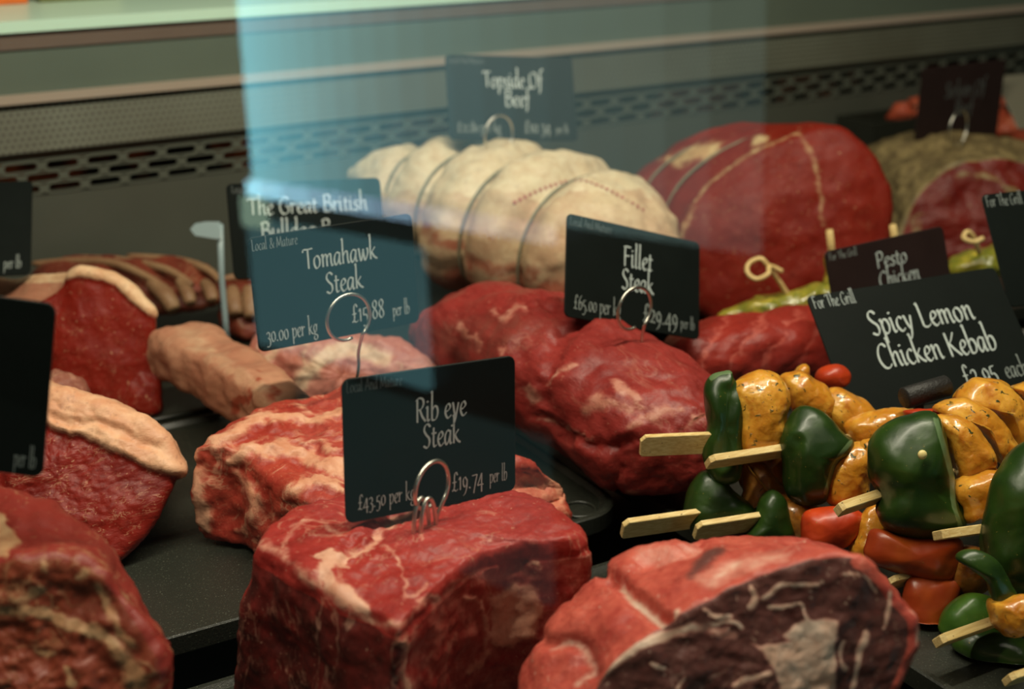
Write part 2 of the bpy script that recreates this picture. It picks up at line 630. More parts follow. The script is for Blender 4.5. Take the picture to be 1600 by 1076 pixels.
M['chicken'] = chicken('lemon marinated chicken', (0.52, 0.21, 0.016), (0.74, 0.39, 0.05))
M['chicken_deep'] = chicken('brown marinated chicken', (0.30, 0.11, 0.018), (0.46, 0.20, 0.035))
M['pesto'] = chicken('pesto chicken', (0.20, 0.20, 0.02), (0.46, 0.38, 0.05), herb=(0.03, 0.07, 0.01), deep=(0.12, 0.15, 0.015))

M['ribeye'] = meat('rib eye meat', lean=(0.35, 0.034, 0.026), lean2=(0.22, 0.014, 0.011), fat=(0.66, 0.38, 0.27), dark=(0.050, 0.010, 0.008), vein=(30, 0.022, 0.42), fibre=((1, 1, 0.45), (0, 0, 0), 260))
M['tomahawk'] = meat('tomahawk meat', lean=(0.45, 0.066, 0.038), lean2=(0.29, 0.024, 0.015), fat=(0.72, 0.38, 0.24), dark=(0.10, 0.03, 0.02), vein=(30, 0.04, 0.6))
M['roast'] = meat('rib roast meat', lean=(0.52, 0.105, 0.070), lean2=(0.31, 0.034, 0.026), fat=(0.72, 0.55, 0.44), dark=(0.105, 0.036, 0.030), vein=(22, 0.010, 0.2), fibre=((1, 1, 1), (0, 0, 0), 220), fine=(120, 0.015, 0.1), fatscale=140, fatn=0.4)
M['round'] = meat('round marbled meat', lean=(0.25, 0.050, 0.022), lean2=(0.16, 0.026, 0.013), fat=(0.46, 0.28, 0.15), dark=(0.21, 0.022, 0.015), vein=(30, 0.04, 0.65), fine=(110, 0.04, 0.4))
M['sirloin'] = meat('sirloin meat', lean=(0.25, 0.014, 0.007), lean2=(0.14, 0.007, 0.004), fat=(0.78, 0.46, 0.28), vein=(60, 0.015, 0.3), fibre=((0.30, 1, 1.2), (0, 0.5, 0.6), 330), fine=(240, 0.03, 0.4), fatn=0.22)
M['sirloin_far'] = meat('far sirloin meat', lean=(0.23, 0.015, 0.007), lean2=(0.17, 0.010, 0.005), fat=(0.80, 0.56, 0.34), vein=(60, 0.010, 0.3), fatn=0.2, dark=(0.55, 0.20, 0.12), fine=(200, 0.02, 0.12), spec=0.2)
M['fillet'] = meat('fillet meat', lean=(0.30, 0.034, 0.027), lean2=(0.19, 0.016, 0.013), fat=(0.50, 0.22, 0.16), dark=(0.17, 0.050, 0.035), vein=(18, 0.02, 0.25), fibre=((1, 0.3, 1), (0, 0, 0.6), 330))
M['striped'] = meat('striped red meat', lean=(0.30, 0.026, 0.016), lean2=(0.21, 0.015, 0.009), fat=(0.50, 0.12, 0.09), vein=(14, 0.012, 0.2))
M['topside'] = meat('topside fat', lean=(0.62, 0.48, 0.29), lean2=(0.50, 0.31, 0.18), fat=(0.70, 0.61, 0.40), dark=(0.34, 0.10, 0.055), vein=(24, 0.03, 0.3), rough=0.5, fine=(110, 0.03, 0.2), fat2=(0.70, 0.58, 0.40))
M['silverside'] = meat('silverside meat', lean=(0.20, 0.014, 0.0055), lean2=(0.155, 0.009, 0.004), fat=(0.58, 0.44, 0.23), dark=(0.40, 0.045, 0.030), vein=(14, 0.005, 0.12), fine=(60, 0.012, 0.05), spec=0.2, rough=0.55, bump=0.2, fatn=.6)
M['aged'] = meat('aged joint', lean=(0.18, 0.012, 0.006), lean2=(0.12, 0.007, 0.004), fat=(0.33, 0.25, 0.11), fat2=(0.13, 0.095, 0.045), dark=(0.05, 0.03, 0.018), vein=(20, 0.012, 0.2), bump=1.0)
M['mince'] = meat('pale red trimmings', lean=(0.50, 0.10, 0.045), lean2=(0.34, 0.05, 0.022), fat=(0.6, 0.28, 0.15), vein=(60, 0.05, 0.5))
M['rib_meat'] = meat('rib rack meat', lean=(0.22, 0.045, 0.022), lean2=(0.12, 0.018, 0.010), fat=(0.46, 0.33, 0.18), vein=(40, 0.04, 0.4))
M['chunk'] = meat('grey meat chunk', lean=(0.34, 0.13, 0.09), lean2=(0.22, 0.07, 0.045), fat=(0.62, 0.42, 0.28), vein=(70, 0.05, 0.6))
M['tomabone'] = meat('rib bone', lean=(0.50, 0.25, 0.15), lean2=(0.40, 0.16, 0.095), fat=(0.58, 0.38, 0.24), dark=(0.32, 0.06, 0.03), vein=(26, 0.04, 0.4), fibre=((0.3, 1, 1), (0, 0, 0.5), 200))
M['palefat'] = meat('pale fatty meat', lean=(0.50, 0.20, 0.14), lean2=(0.36, 0.10, 0.07), fat=(0.66, 0.48, 0.33), vein=(28, 0.05, 0.6))

# ------------------------------------------------------------------ the setting
X0, X1 = -0.75, 2.6
WY = 1.30
b = MB(); b.box(X0, X1, 0.20, 1.9, -0.06, -0.03)
tag(b.build('floor', M['deck']), kind='structure')
b = MB(); b.box(X0, X1, WY, WY + 0.02, -0.03, 0.115)
tag(b.build('wall_back', M['low_wall']), kind='structure')

# slotted vent plate: three staggered rows of real slots
b = MB()
zt, zb = 0.1475, 0.115
pitch, rowh = 0.037, (zt - zb - 0.001) / 3
ncol = int((X1 - X0) / pitch)
hw, hh = 0.0145, 0.0038
for r in range(3):
    za = zb + 0.001 + r * rowh; zc = za + rowh / 2
    for c in range(ncol):
        xa = X0 + c * pitch + (pitch / 2 if r % 2 else 0); xc = xa + pitch / 2
        inner = []
        for k in range(16):
            a = 2 * pi * (k + 0.5) / 16
            inner.append((xc + (hw - hh) * (1 if cos(a) > 0 else -1) + hh * cos(a), zc + hh * sin(a)))
        outer = []
        for k in range(16):
            a = 2 * pi * (k + 0.5) / 16
            m = max(abs(cos(a)), abs(sin(a)))
            outer.append((xc + pitch / 2 * cos(a) / m, zc + rowh / 2 * sin(a) / m))
        vs = [(x, WY, z) for x, z in outer] + [(x, WY, z) for x, z in inner] + [(x, WY + 0.003, z) for x, z in inner]
        fs = [(k, (k + 1) % 16, 16 + (k + 1) % 16, 16 + k) for k in range(16)] + [(16 + k, 16 + (k + 1) % 16, 32 + (k + 1) % 16, 32 + k) for k in range(16)]
        b.add(vs, fs)
b.add([(X0, WY, zt), (X1, WY, zt), (X1, WY, zt + 0.012), (X0, WY, zt + 0.012)], [(0, 1, 2, 3)])
vent = tag(b.build('trim_1', M['slot_plate']), kind='structure')
b = MB(); b.box(X0, X1, WY + 0.03, WY + 0.035, 0.11, 0.17)
tag(b.build('trim_2', M['recess']), kind='structure')
# perforated air outlet panel, tilted; lip above it; plain panel; brown strip; white ledge
b = MB(); b.prism([(X0, WY - 0.007, 0.157), (X0, WY + 0.004, 0.202), (X0, WY + .008, 0.202), (X0, WY - 0.003, 0.155)], (X1 - X0, 0, 0))
tag(b.build('trim_3', M['perforated']), kind='structure')
b = MB(); b.box(X0, X1, WY - 0.004, WY + 0.012, 0.200, 0.208)
tag(b.build('trim_4', M['lip']), kind='structure')
b = MB(); b.box(X0, X1, WY, WY + 0.02, 0.206, 0.250)
tag(b.build('trim_5', M['grey_panel']), kind='structure')
b = MB(); b.box(X0, X1, WY - 0.002, WY + 0.02, 0.247, 0.262)
tag(b.build('trim_6', M['brown_strip']), kind='structure')
b = MB(); b.box(X0, X1, WY - 0.006, WY + 0.20, 0.262, 0.272)
b.box(X0, X1, WY + 0.195, WY + 0.21, 0.262, 0.275)
tag(b.build('trim_7', M['white_metal']), kind='structure')

# the counter's glass front, leaning back
TH = radians(2)
gy = 0.27
b = MB()
zt_, zb_ = 0.80, -0.05
b.prism([(X0, gy + zb_ * tan(TH), zb_), (X0, gy + zt_ * tan(TH), zt_), (X0, gy + zt_ * tan(TH) + 0.006, zt_), (X0, gy + zb_ * tan(TH) + 0.006, zb_)], (X1 - X0, 0, 0))
tag(b.build('window_1', M['glass']), kind='structure')

# the glazed shop front across the room, seen mirrored in the counter's glass
WP = Vector((1.164, -2.6, 0)); WD = Vector((sin(radians(16.2)), cos(radians(16.2)), 0)); WN = Vector((-WD.y, WD.x, 0))


def front_box(name, s0, s1, z0, z1, mat, depth=0.02, out=0.0):
    b = MB(); p = WP + WN * out
    b.prism([p + WD * s0 + Vector((0, 0, z0)), p + WD * s1 + Vector((0, 0, z0)), p + WD * s1 + Vector((0, 0, z1)), p + WD * s0 + Vector((0, 0, z1))], -WN * depth)
    return tag(b.build(name, mat), kind='structure')


front_box('wall_front', -2.5, 2.6, -1.0, 1.8, M['deck'], 0.1, -0.03)
WIN = 8.0
NP = 20
for i in range(NP):
    sa, sb = 1.40 * (i / NP) ** 1.4, 1.40 * ((i + 1) / NP) ** 1.4
    sm = (sa + sb) / 2
    k = float(np.interp(sm, [0, .03, .085, .17, .285, .425, .59, .77, .955, 1.21, 1.31, 1.4], [1.0, 1.0, .86, .70, .52, .36, .24, .18, .135, .11, .06, .05]))
    q = min(1, sa / 1.1)
    col = tuple(a * (1 - q) + c * q for a, c in zip((.27, .86, 1.0), (.60, .95, .88)))
    front_box('window_%d' % (i + 2), sa, sb, -0.15, 0.42, emit('graded daylight pane %d' % i, col, WIN * .88 * k))  # glow stepped down pane by pane to form the reflection's fade
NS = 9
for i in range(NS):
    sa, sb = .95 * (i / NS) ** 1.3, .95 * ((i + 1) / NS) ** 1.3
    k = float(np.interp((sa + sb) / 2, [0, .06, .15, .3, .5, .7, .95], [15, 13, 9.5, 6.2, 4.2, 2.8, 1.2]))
    front_box('trim_%d' % (i + 8), sa, sb, -0.185, -0.15, emit('emissive sunlit sill %d' % i, (.38 + .02 * i, .84 - .015 * i, 1.0), k), out=.02)  # sunlight on the sill put in as emission, fading along its length
front_box('trim_%d' % (NS + 8), -.03, .05, -.26, -.19, emit('pale reflection strip', (.62, .95, .70), 3.2), out=.02)  # glowing strip added for a pale streak in the reflection
front_box('window_%d' % (NP + 2), -.04, .56, -0.56, -0.245, emit('teal veil panel', (.36, .92, 1.0), 1.0))  # glowing panel added to lay a teal veil over the Tomahawk card
front_box('window_%d' % (NP + 3), .10, .90, -0.97, -0.60, emit('faint veil panel', (.45, 1.0, .92), .15))  # dim glowing panel added to veil the Rib eye card

# ------------------------------------------------------------------ chalk-pen lettering drawn stroke by stroke with a broad nib
GL = {
    ' ': (.26, []),
    'A': (.56, [[(.02, 0), (.16, .34), (.29, .73)], [(.29, .73), (.42, .3), (.54, 0)], [(.11, .24), (.45, .26)]]),
    'B': (.50, [[(.1, 0), (.1, .71)], [(.02, .66), (.18, .73), (.36, .68), (.36, .48), (.12, .39)], [(.12, .39), (.36, .38), (.46, .2), (.34, .02), (.06, .01)]]),
    'C': (.52, [[(.48, .60), (.38, .70), (.22, .66), (.08, .46), (.06, .22), (.18, .02), (.36, .0), (.50, .10)]]),
    'F': (.44, [[(.1, .70), (.1, 0)], [(.02, .68), (.18, .70), (.44, .69)], [(.1, .37), (.36, .38)]]),
    'G': (.56, [[(.50, .60), (.38, .70), (.22, .66), (.08, .44), (.07, .2), (.2, .0), (.38, .02), (.48, .1), (.48, .30)], [(.34, .31), (.54, .31)]]),
    'K': (.52, [[(.1, .72), (.1, 0)], [(.46, .70), (.30, .50), (.12, .36)], [(.16, .38), (.32, .18), (.52, 0)]]),
    'L': (.44, [[(.03, .70), (.11, .68), (.11, .03)], [(.11, .02), (.28, .0), (.44, .08)]]),
    'M': (.70, [[(.06, 0), (.10, .35), (.13, .70)], [(.13, .70), (.24, .35), (.34, .08)], [(.34, .08), (.46, .42), (.57, .70)], [(.57, .70), (.60, .3), (.64, 0)]]),
    'O': (.60, [[(.30, .70), (.12, .60), (.06, .34), (.14, .08), (.30, 0), (.48, .1), (.54, .36), (.46, .62), (.30, .70)]]),
    'P': (.46, [[(.1, 0), (.1, .70)], [(.02, .65), (.18, .72), (.36, .68), (.41, .52), (.32, .36), (.12, .34)]]),
    'R': (.50, [[(.1, 0), (.1, .70)], [(.02, .65), (.18, .72), (.36, .68), (.40, .54), (.30, .40), (.12, .36)], [(.22, .38), (.34, .16), (.50, 0)]]),
    'S': (.42, [[(.38, .62), (.28, .71), (.14, .68), (.08, .54), (.18, .40), (.32, .28), (.34, .12), (.22, 0), (.04, .07)]]),
    'T': (.50, [[(.01, .60), (.06, .69), (.26, .68), (.52, .70)], [(.27, .68), (.27, .02)]]),
    'a': (.42, [[(.30, .40), (.18, .42), (.07, .28), (.06, .10), (.14, .0), (.24, .10), (.32, .28)], [(.34, .42), (.32, .12), (.35, .01), (.43, .04)]]),
    'b': (.42, [[(.04, .82), (.10, .84), (.09, .40), (.09, .04)], [(.10, .28), (.20, .41), (.33, .38), (.37, .20), (.28, .03), (.14, .0), (.09, .04)]]),
    'c': (.34, [[(.32, .36), (.22, .42), (.10, .33), (.06, .16), (.14, .02), (.24, .0), (.34, .07)]]),
    'd': (.42, [[(.30, .38), (.18, .42), (.07, .28), (.06, .10), (.14, .0), (.24, .10), (.32, .26)], [(.27, .83), (.33, .84), (.32, .2), (.35, .01), (.43, .04)]]),
    'e': (.36, [[(.07, .20), (.20, .22), (.31, .32), (.24, .42), (.12, .36), (.06, .18), (.14, .02), (.24, .0), (.36, .08)]]),
    'f': (.30, [[(.36, .78), (.28, .85), (.18, .76), (.15, .50), (.14, .1), (.10, -.16), (.02, -.24)], [(.03, .40), (.30, .41)]]),
    'g': (.40, [[(.30, .38), (.18, .42), (.07, .30), (.08, .14), (.18, .08), (.28, .18), (.30, .38)], [(.40, .42), (.30, .38)], [(.14, .08), (.10, .0), (.30, -.06), (.34, -.18), (.20, -.27), (.05, -.20), (.10, -.08)]]),
    'h': (.44, [[(.04, .82), (.10, .84), (.09, .40), (.09, 0)], [(.10, .26), (.22, .41), (.32, .38), (.33, .15), (.37, .01), (.45, .04)]]),
    'i': (.22, [[(.03, .38), (.09, .42), (.09, .10), (.13, .0), (.21, .05)], [(.08, .60), (.115, .56)]]),
    'k': (.42, [[(.04, .82), (.10, .84), (.09, .40), (.09, 0)], [(.34, .41), (.22, .30), (.10, .20)], [(.15, .24), (.28, .08), (.43, 0)]]),
    'l': (.22, [[(.04, .82), (.10, .84), (.09, .40), (.09, .08), (.13, .0), (.21, .04)]]),
    'm': (.64, [[(.03, .38), (.09, .42), (.09, 0)], [(.10, .26), (.20, .41), (.29, .38), (.30, .2), (.30, 0)], [(.31, .26), (.42, .41), (.51, .38), (.52, .14), (.56, .0), (.64, .05)]]),
    'n': (.44, [[(.03, .38), (.09, .42), (.09, 0)], [(.10, .26), (.22, .41), (.32, .38), (.33, .15), (.37, .01), (.45, .05)]]),
    'o': (.42, [[(.20, .42), (.09, .34), (.06, .18), (.12, .03), (.21, 0), (.32, .08), (.36, .24), (.30, .38), (.20, .42)]]),
    'p': (.42, [[(.03, .38), (.09, .42), (.09, .1), (.09, -.28)], [(.10, .26), (.20, .41), (.33, .38), (.37, .20), (.28, .03), (.16, .0), (.09, .06)]]),
    'r': (.32, [[(.03, .38), (.09, .42), (.09, 0)], [(.10, .26), (.20, .40), (.32, .38)]]),
    's': (.32, [[(.28, .37), (.19, .42), (.09, .36), (.12, .26), (.24, .17), (.25, .05), (.15, 0), (.04, .05)]]),
    't': (.30, [[(.14, .58), (.13, .30), (.13, .08), (.18, .0), (.29, .05)], [(.03, .41), (.28, .41)]]),
    'u': (.44, [[(.03, .39), (.09, .42), (.08, .14), (.14, .0), (.24, .06), (.32, .2)], [(.34, .42), (.32, .12), (.36, .01), (.44, .05)]]),
    'w': (.60, [[(.02, .40), (.08, .41), (.12, .16), (.17, .0), (.24, .12), (.31, .38)], [(.31, .40), (.34, .14), (.39, .0), (.50, .14), (.55, .30), (.52, .42)]]),
    'y': (.40, [[(.03, .40), (.09, .41), (.14, .18), (.21, .03)], [(.36, .42), (.28, .16), (.18, -.12), (.08, -.26), (.0, -.24)]]),
    '&': (.56, [[(.54, .36), (.44, .12), (.28, .0), (.10, .03), (.08, .18), (.20, .32), (.34, .48), (.32, .64), (.22, .66), (.16, .52), (.28, .28), (.42, .08), (.56, 0)]]),
    '.': (.22, [[(.07, .055), (.10, .02), (.12, .0)]]),
    u'\u00a3': (.46, [[(.40, .54), (.32, .64), (.22, .60), (.19, .42), (.20, .2), (.14, .04), (.04, .0)], [(.06, .30), (.34, .31)], [(.04, .03), (.16, .05), (.30, .0), (.44, .06)]]),
    '0': (.42, [[(.21, .44), (.09, .36), (.06, .20), (.12, .04), (.21, 0), (.32, .08), (.36, .24), (.31, .39), (.21, .44)]]),
    '1': (.26, [[(.03, .36), (.13, .44), (.13, .0)]]),
    '2': (.40, [[(.05, .34), (.12, .43), (.25, .43), (.30, .32), (.22, .16), (.05, .02)], [(.05, .02), (.20, .03), (.38, .02)]]),
    '3': (.38, [[(.06, .36), (.14, .44), (.27, .41), (.28, .26), (.14, .18)], [(.14, .18), (.28, .14), (.32, -.04), (.20, -.19), (.03, -.18)]]),
    '4': (.44, [[(.42, .06), (.20, .06), (.03, .06), (.16, .26), (.28, .46)], [(.29, .46), (.29, .1), (.29, -.20)]]),
    '5': (.38, [[(.32, .46), (.10, .44)], [(.10, .44), (.08, .22), (.22, .22), (.31, .10), (.28, -.10), (.16, -.20), (.03, -.17)]]),
    '6': (.42, [[(.34, .66), (.18, .54), (.07, .30), (.10, .06), (.21, 0), (.34, .10), (.32, .30), (.20, .36), (.09, .24)]]),
    '7': (.40, [[(.03, .42), (.20, .43), (.38, .44)], [(.38, .44), (.26, .14), (.14, -.20)]]),
    '8': (.42, [[(.22, .36), (.10, .46), (.12, .60), (.24, .66), (.34, .56), (.28, .42), (.14, .30), (.07, .14), (.18, .0), (.32, .06), (.34, .20), (.22, .36)]]),
    '9': (.42, [[(.32, .30), (.20, .42), (.08, .34), (.09, .16), (.20, .08), (.31, .18), (.34, .34), (.32, .08), (.20, -.14), (.06, -.22)]]),
}


def letter_mesh(mb, text, x0, x1, y, em, z, weight=1.0, slant=0.02):
    adv = sum(GL[c][0] for c in text)
    sx = (x1 - x0) / adv
    x = x0
    nib = radians(38)
    for ch in text:
        w_, strokes = GL[ch]
        for st in strokes:
            P = crom([(a, b, 0) for a, b in st], False, 7)[:, :2]
            Q = np.stack([x + (P[:, 0] + slant * P[:, 1]) * sx, y + P[:, 1] * em], 1)
            L = []
            for i in range(len(Q)):
                a = Q[max(i - 1, 0)]; c = Q[min(i + 1, len(Q) - 1)]
                t = c - a; ln = np.hypot(*t) + 1e-9; t = t / ln
                th = math.atan2(t[1], t[0])
                w = em * (0.014 + 0.027 * abs(sin(th - nib))) * weight * (0.45 + 0.55 * min(1.0, sx / em))
                nrm = np.array([-t[1], t[0]])
                L.append((Q[i] + nrm * w, Q[i] - nrm * w))
            vs = []
            for a, c in L: vs += [(a[0], a[1], z), (c[0], c[1], z)]
            mb.add(vs, [(2 * i, 2 * i + 1, 2 * i + 3, 2 * i + 2) for i in range(len(L) - 1)])
        x += w_ * sx


def card(label, BL, BR, TL, texts=(), mat='card', r=0.0045, worn=None):
    p0, p1, p2 = D(*BL), D(*BR), D(*TL)
    ex = p1 - p0; W = ex.length; ex.normalize()
    ey = p2 - p0; ey -= ex * ey.dot(ex); H = ey.length; ey.normalize()
    n = ex.cross(ey)
    th = 0.0014
    pts = []
    for cx, cy, a0 in ((W - r, H - r, 0), (r, H - r, 90), (r, r, 180), (W - r, r, 270)):
        for k in range(7):
            a = radians(a0 + 15 * k); pts.append((cx + r * cos(a), cy + r * sin(a)))
    k = len(pts)
    e = 0.0004
    c0 = (W / 2, H / 2)

    def ins(p): return tuple(c0[i] + (p[i] - c0[i]) * (1 - e / (W, H)[i] * 2) for i in range(2))
    vs = [(*ins(p), 0) for p in pts] + [(*p, -e) for p in pts] + [(*p, -th + e) for p in pts] + [(*ins(p), -th) for p in pts]
    fs = [tuple(range(k))] + [tuple(range(3 * k, 4 * k))[::-1]]
    for j in range(3):
        fs += [(j * k + i, (j + 1) * k + i, (j + 1) * k + (i + 1) % k, j * k + (i + 1) % k) for i in range(k)]
    me = bpy.data.meshes.new('price_card'); me.from_pydata(vs, [], fs); me.update(); me.materials.append(M[mat])
    o = bpy.data.objects.new('price_card', me); COL.objects.link(o)
    o.matrix_world = Matrix(((ex.x, ey.x, n.x, p0.x), (ex.y, ey.y, n.y, p0.y), (ex.z, ey.z, n.z, p0.z), (0, 0, 0, 1)))
    tag(o, label, 'price card')
    lines = []
    for t in texts:
        text, x0, x1, y, em = t[:5]; m = t[5] if len(t) > 5 else 'letters'
        lines.append((m, MB())); letter_mesh(lines[-1][1], text, x0 * W, x1 * W, y * H, em * H, 0.00012, t[6] if len(t) > 6 else 1.0)
    for m, mb in lines:
        lm = bpy.data.meshes.new('lettering'); lm.from_pydata(mb.v, [], mb.f); lm.update(); lm.materials.append(M[m])
        lo = bpy.data.objects.new('lettering', lm); COL.objects.link(lo); lo.parent = o
        if m != 'letters': lo['label'] = 'smaller faded lettering'
    return o


LB = u'\u00a3'
card('black card reading Rib eye Steak, held upright over the front joint by a wire loop',
     (541, 819, .690), (806, 766, .740), (528, 594, .6735),
     [('Rib eye', .40, .70, .625, .235), ('Steak', .44, .66, .435, .235), (LB + '43.50 per kg', .065, .39, .085, .16, 'letters', .8),
      (LB + '19.74', .605, .80, .085, .21, 'letters', .8), ('per lb', .835, .945, .095, .15, 'letters', .75), ('Local And Mature', .02, .33, .905, .115, 'letters_dim', .8)])
card('black card reading Tomahawk Steak, in the blue reflection above the bone-in joint',
     (405, 551, .915), (656, 503, .965), (394, 371, .895),
     [('Tomahawk', .31, .76, .65, .255), ('Steak', .43, .66, .41, .255), ('30.00 per kg', .05, .36, .075, .20, 'letters', .75),
      (LB + '15.88', .57, .78, .11, .25, 'letters', .8), ('per lb', .83, .94, .10, .17, 'letters', .7), ('Local & Mature', .02, .29, .885, .13, 'letters_mid', .8)])
card('black card reading Topside Of Beef, on the pale tied joint at the back',
     (703, 218, 1.28), (903, 220, 1.31), (699, 85, 1.292),
     [('Topside Of', .28, .75, .62, .27), ('Beef', .44, .64, .40, .27), (LB + '22.80 per kg', .06, .40, .09, .18, 'letters_mid', .9),
      (LB + '10.34', .58, .79, .09, .22, 'letters_mid', 1.0), ('per lb', .83, .93, .09, .13, 'letters_mid', .9), ('Local And Mature', .02, .30, .90, .10, 'letters_dim', .9)])
card('black card reading Fillet Steak, tilted down to the right behind the long fillet',
     (882, 494, .975), (1093, 531, 1.040), (889, 333, .990),
     [('Fillet', .41, .63, .60, .28), ('Steak', .40, .64, .37, .28), (LB + '65.00 per kg', .06, .40, .09, .21, 'letters_mid', .8),
      (LB + '29.49', .56, .83, .09, .27, 'letters_mid', 1.0), ('per lb', .85, .96, .09, .15, 'letters_mid', .8), ('Local And Mature', .02, .32, .89, .12, 'letters_dim', .9)])
card('black card reading Spicy Lemon Chicken Kebab, standing among the kebabs in a black clip',
     (1331, 653, .932), (1634, 598, .970), (1269, 461, .970),
     [('Spicy Lemon', .25, .79, .60, .275), ('Chicken Kebab', .23, .84, .33, .275), (LB + '2.95', .60, .78, .09, .25, 'letters', .75),
      ('each', .82, .94, .09, .20, 'letters_mid', .8), ('For The Grill', .02, .235, .885, .145, 'letters', .6)])
card('brownish card reading Pesto Chicken, half hidden behind the Spicy Lemon Chicken Kebab card',
     (1309, 520, 1.07), (1493, 476, 1.10), (1284, 394, 1.063),
     [('Pesto', .40, .66, .66, .27), ('Chicken', .40, .74, .42, .27), ('For The Grill', .03, .26, .88, .12, 'letters_mid', .9)], mat='card_brown')
card('dark card cut off by the right edge, its top corner reading For The Grill',
     (1578, 480, 1.00), (1800, 452, 1.03), (1543, 303, 1.019),
     [('For The Grill', .02, .27, .885, .14, 'letters_mid', .8)])
card('black card reading The Great British Bulldog B, standing behind the Tomahawk Steak card',
     (366, 437, 1.085), (606, 421, 1.13), (357, 287, 1.085),
     [('The Great British', .12, .90, .66, .25), ('Bulldog B', .19, .65, .40, .25), ('Local And Mature', .03, .30, .90, .11, 'letters_dim', .9)])
card('plain black card at the left edge in the foreground, in front of two joints',
     (-264, 702, .600), (66, 747, .600), (-240, 430, .587), [('per lb', .86, .965, .05, .15, 'letters_mid', .8)])
card('dark card at the left edge further back, ending in per lb, above the far sirloin',
     (-170, 440, 1.10), (48, 428, 1.12), (-195, 292, 1.146), [('per lb', .80, .93, .07, .16, 'letters_mid', .9)], mat='card')
card('dark brown card with faint writing beside a wire loop in the far right corner',
     (1427, 240, 1.56), (1556, 222, 1.60), (1432, 108, 1.520),
     [('Sirloin Of', .30, .78, .62, .24, 'letters_dim', .9), ('Beef', .44, .66, .40, .24, 'letters_dim', .9)], mat='card_brown')
card('pale grey card cut off by the right edge, behind the dark brown card',
     (1592, 202, 1.58), (1730, 190, 1.62), (1566, 118, 1.612), mat='card_grey')


# ------------------------------------------------------------------ wire loops that hold the cards
def holder(label, centre, rad, e1deg, foot, wire=0.0011, coil=None, turns=1.15):
    """ring centre (u, v, d); e1deg: how far the ring is turned away from the photographer; foot (u, v, d)"""
    c = D(*centre)
    a = radians(e1deg)
    rv = Vector((RV.x, RV.y, 0)); fv = Vector((FV.x, FV.y, 0)).normalized()
    e1 = rv * cos(a) + fv * sin(a); e2 = Vector((0, 0, 1)); nn = e1.cross(e2)
    pts = []
    n = 44
    for k in range(n + 1):
        t = -pi / 2 + .25 - (2 * pi * .90 + .25) * k / n
        pts.append(c + e1 * (cos(t) * rad) + e2 * (sin(t) * rad) + nn * (0.0042 * (k / n - 0.5)))
    f = D(*foot)
    last = pts[-1]
    stem = crom([pts[-2], last, last * 0.62 + f * 0.38 - e1 * 0.0015, last * .3 + f * .7, f], False, 8)[8:]
    mb = MB(); mb.tube(pts + [Vector(p) for p in stem[1:]], wire, 10)
    o = mb.build('card_holder', M['wire'], smooth=True)
    if coil:
        cc = D(*coil[:3]); mb = MB()
        for s in (-1, 1):
            q = []
            for k in range(31):
                t = -0.35 + (pi + 0.7) * k / 30
                q.append(cc + e1 * (cos(t) * coil[3]) + e2 * (sin(t) * coil[4]) + nn * (s * 0.0016) + e1 * s * 0.0008)
            mb.tube(q, wire, 10)
        mb.build('base_loops', M['wire'], parent=o, smooth=True)
    return tag(o, label, 'card holder')


holder('bright wire loop with doubled base pushed into the front rib eye joint', (674, 758, .690), .0122, 57, (672, 848, .705), coil=(664, 830, .692, .0062, .0178))
holder('wire loop in front of the Tomahawk Steak card with a long bent stem', (544, 496, .905), .0155, 40, (558, 590, .965))
holder('wire loop in front of the Fillet Steak card', (991, 482, .955), .0150, 42, (1002, 560, .98))
holder('blurred wire loop stuck into the pale tied topside joint', (779, 209, 1.265), .0165, 46, (790, 262, 1.29))
holder('wire loop on the crusted joint at the far right', (1497, 199, 1.50), .0185, 48, (1496, 240, 1.52))

# black clip under the kebab card
c0, c1 = D(1412, 622, .865), D(1480, 602, .875)
mb = MB(); mb.tube([c0, c0 * .97 + c1 * .03, c0 * .03 + c1 * .97, c1], [.0058, .0068, .0068, .0058], 20)
ck = mb.build('card_clip', M['clip'], smooth=True)
mid = (c0 + c1) / 2
mb = MB(); mb.tube([mid + Vector((0, 0.004, 0)), mid + Vector((0.002, 0.006, -0.06))], .003, 10)
mb.build('stem', M['clip'], parent=ck, smooth=True)
tag(ck, 'short black rubber cylinder clip gripping the Spicy Lemon Chicken Kebab card', 'card clip')


# ------------------------------------------------------------------ trays
def tray(label, x0, x1, y0, y1, z, h=0.012, r=0.03, rim=0.003, hole=None):
    mb = MB()
    pts = []
    for cx, cy, a0 in ((x1 - r, y1 - r, 0), (x0 + r, y1 - r, 90), (x0 + r, y0 + r, 180), (x1 - r, y0 + r, 270)):
        for k in range(9):
            a = radians(a0 + 90 / 8 * k); pts.append((cx + r * cos(a), cy + r * sin(a)))
    n = len(pts); cx, cy = (x0 + x1) / 2, (y0 + y1) / 2

    def ring(ins, zz):
        return [(cx + (p[0] - cx) * (1 - 2 * ins / (x1 - x0)), cy + (p[1] - cy) * (1 - 2 * ins / (y1 - y0)), zz) for p in pts]
    rows = [ring(.004, z - h), ring(0, z - h + .003), ring(0, z + rim - .001), ring(.001, z + rim), ring(.004, z + rim), ring(.007, z)]
    vs = sum(rows, []); fs = [tuple(range(n))[::-1], tuple(range(5 * n, 6 * n))]
    for j in range(5):
        fs += [(j * n + i, j * n + (i + 1) % n, (j + 1) * n + (i + 1) % n, (j + 1) * n + i) for i in range(n)]
    mb.add(vs, fs)
    o = mb.build('display_tray', M['tray'])
    if hole:
        m2 = MB()
        q = [Vector((hole[0] + .011 * cos(2 * pi * k / 24), hole[1] + .011 * sin(2 * pi * k / 24), z + .0008)) for k in range(25)]
        m2.tube(q, .0012, 8, cap=False)
        m2.build('moulded_ring', M['tray'], parent=o, smooth=True)
    return tag(o, label, 'tray')


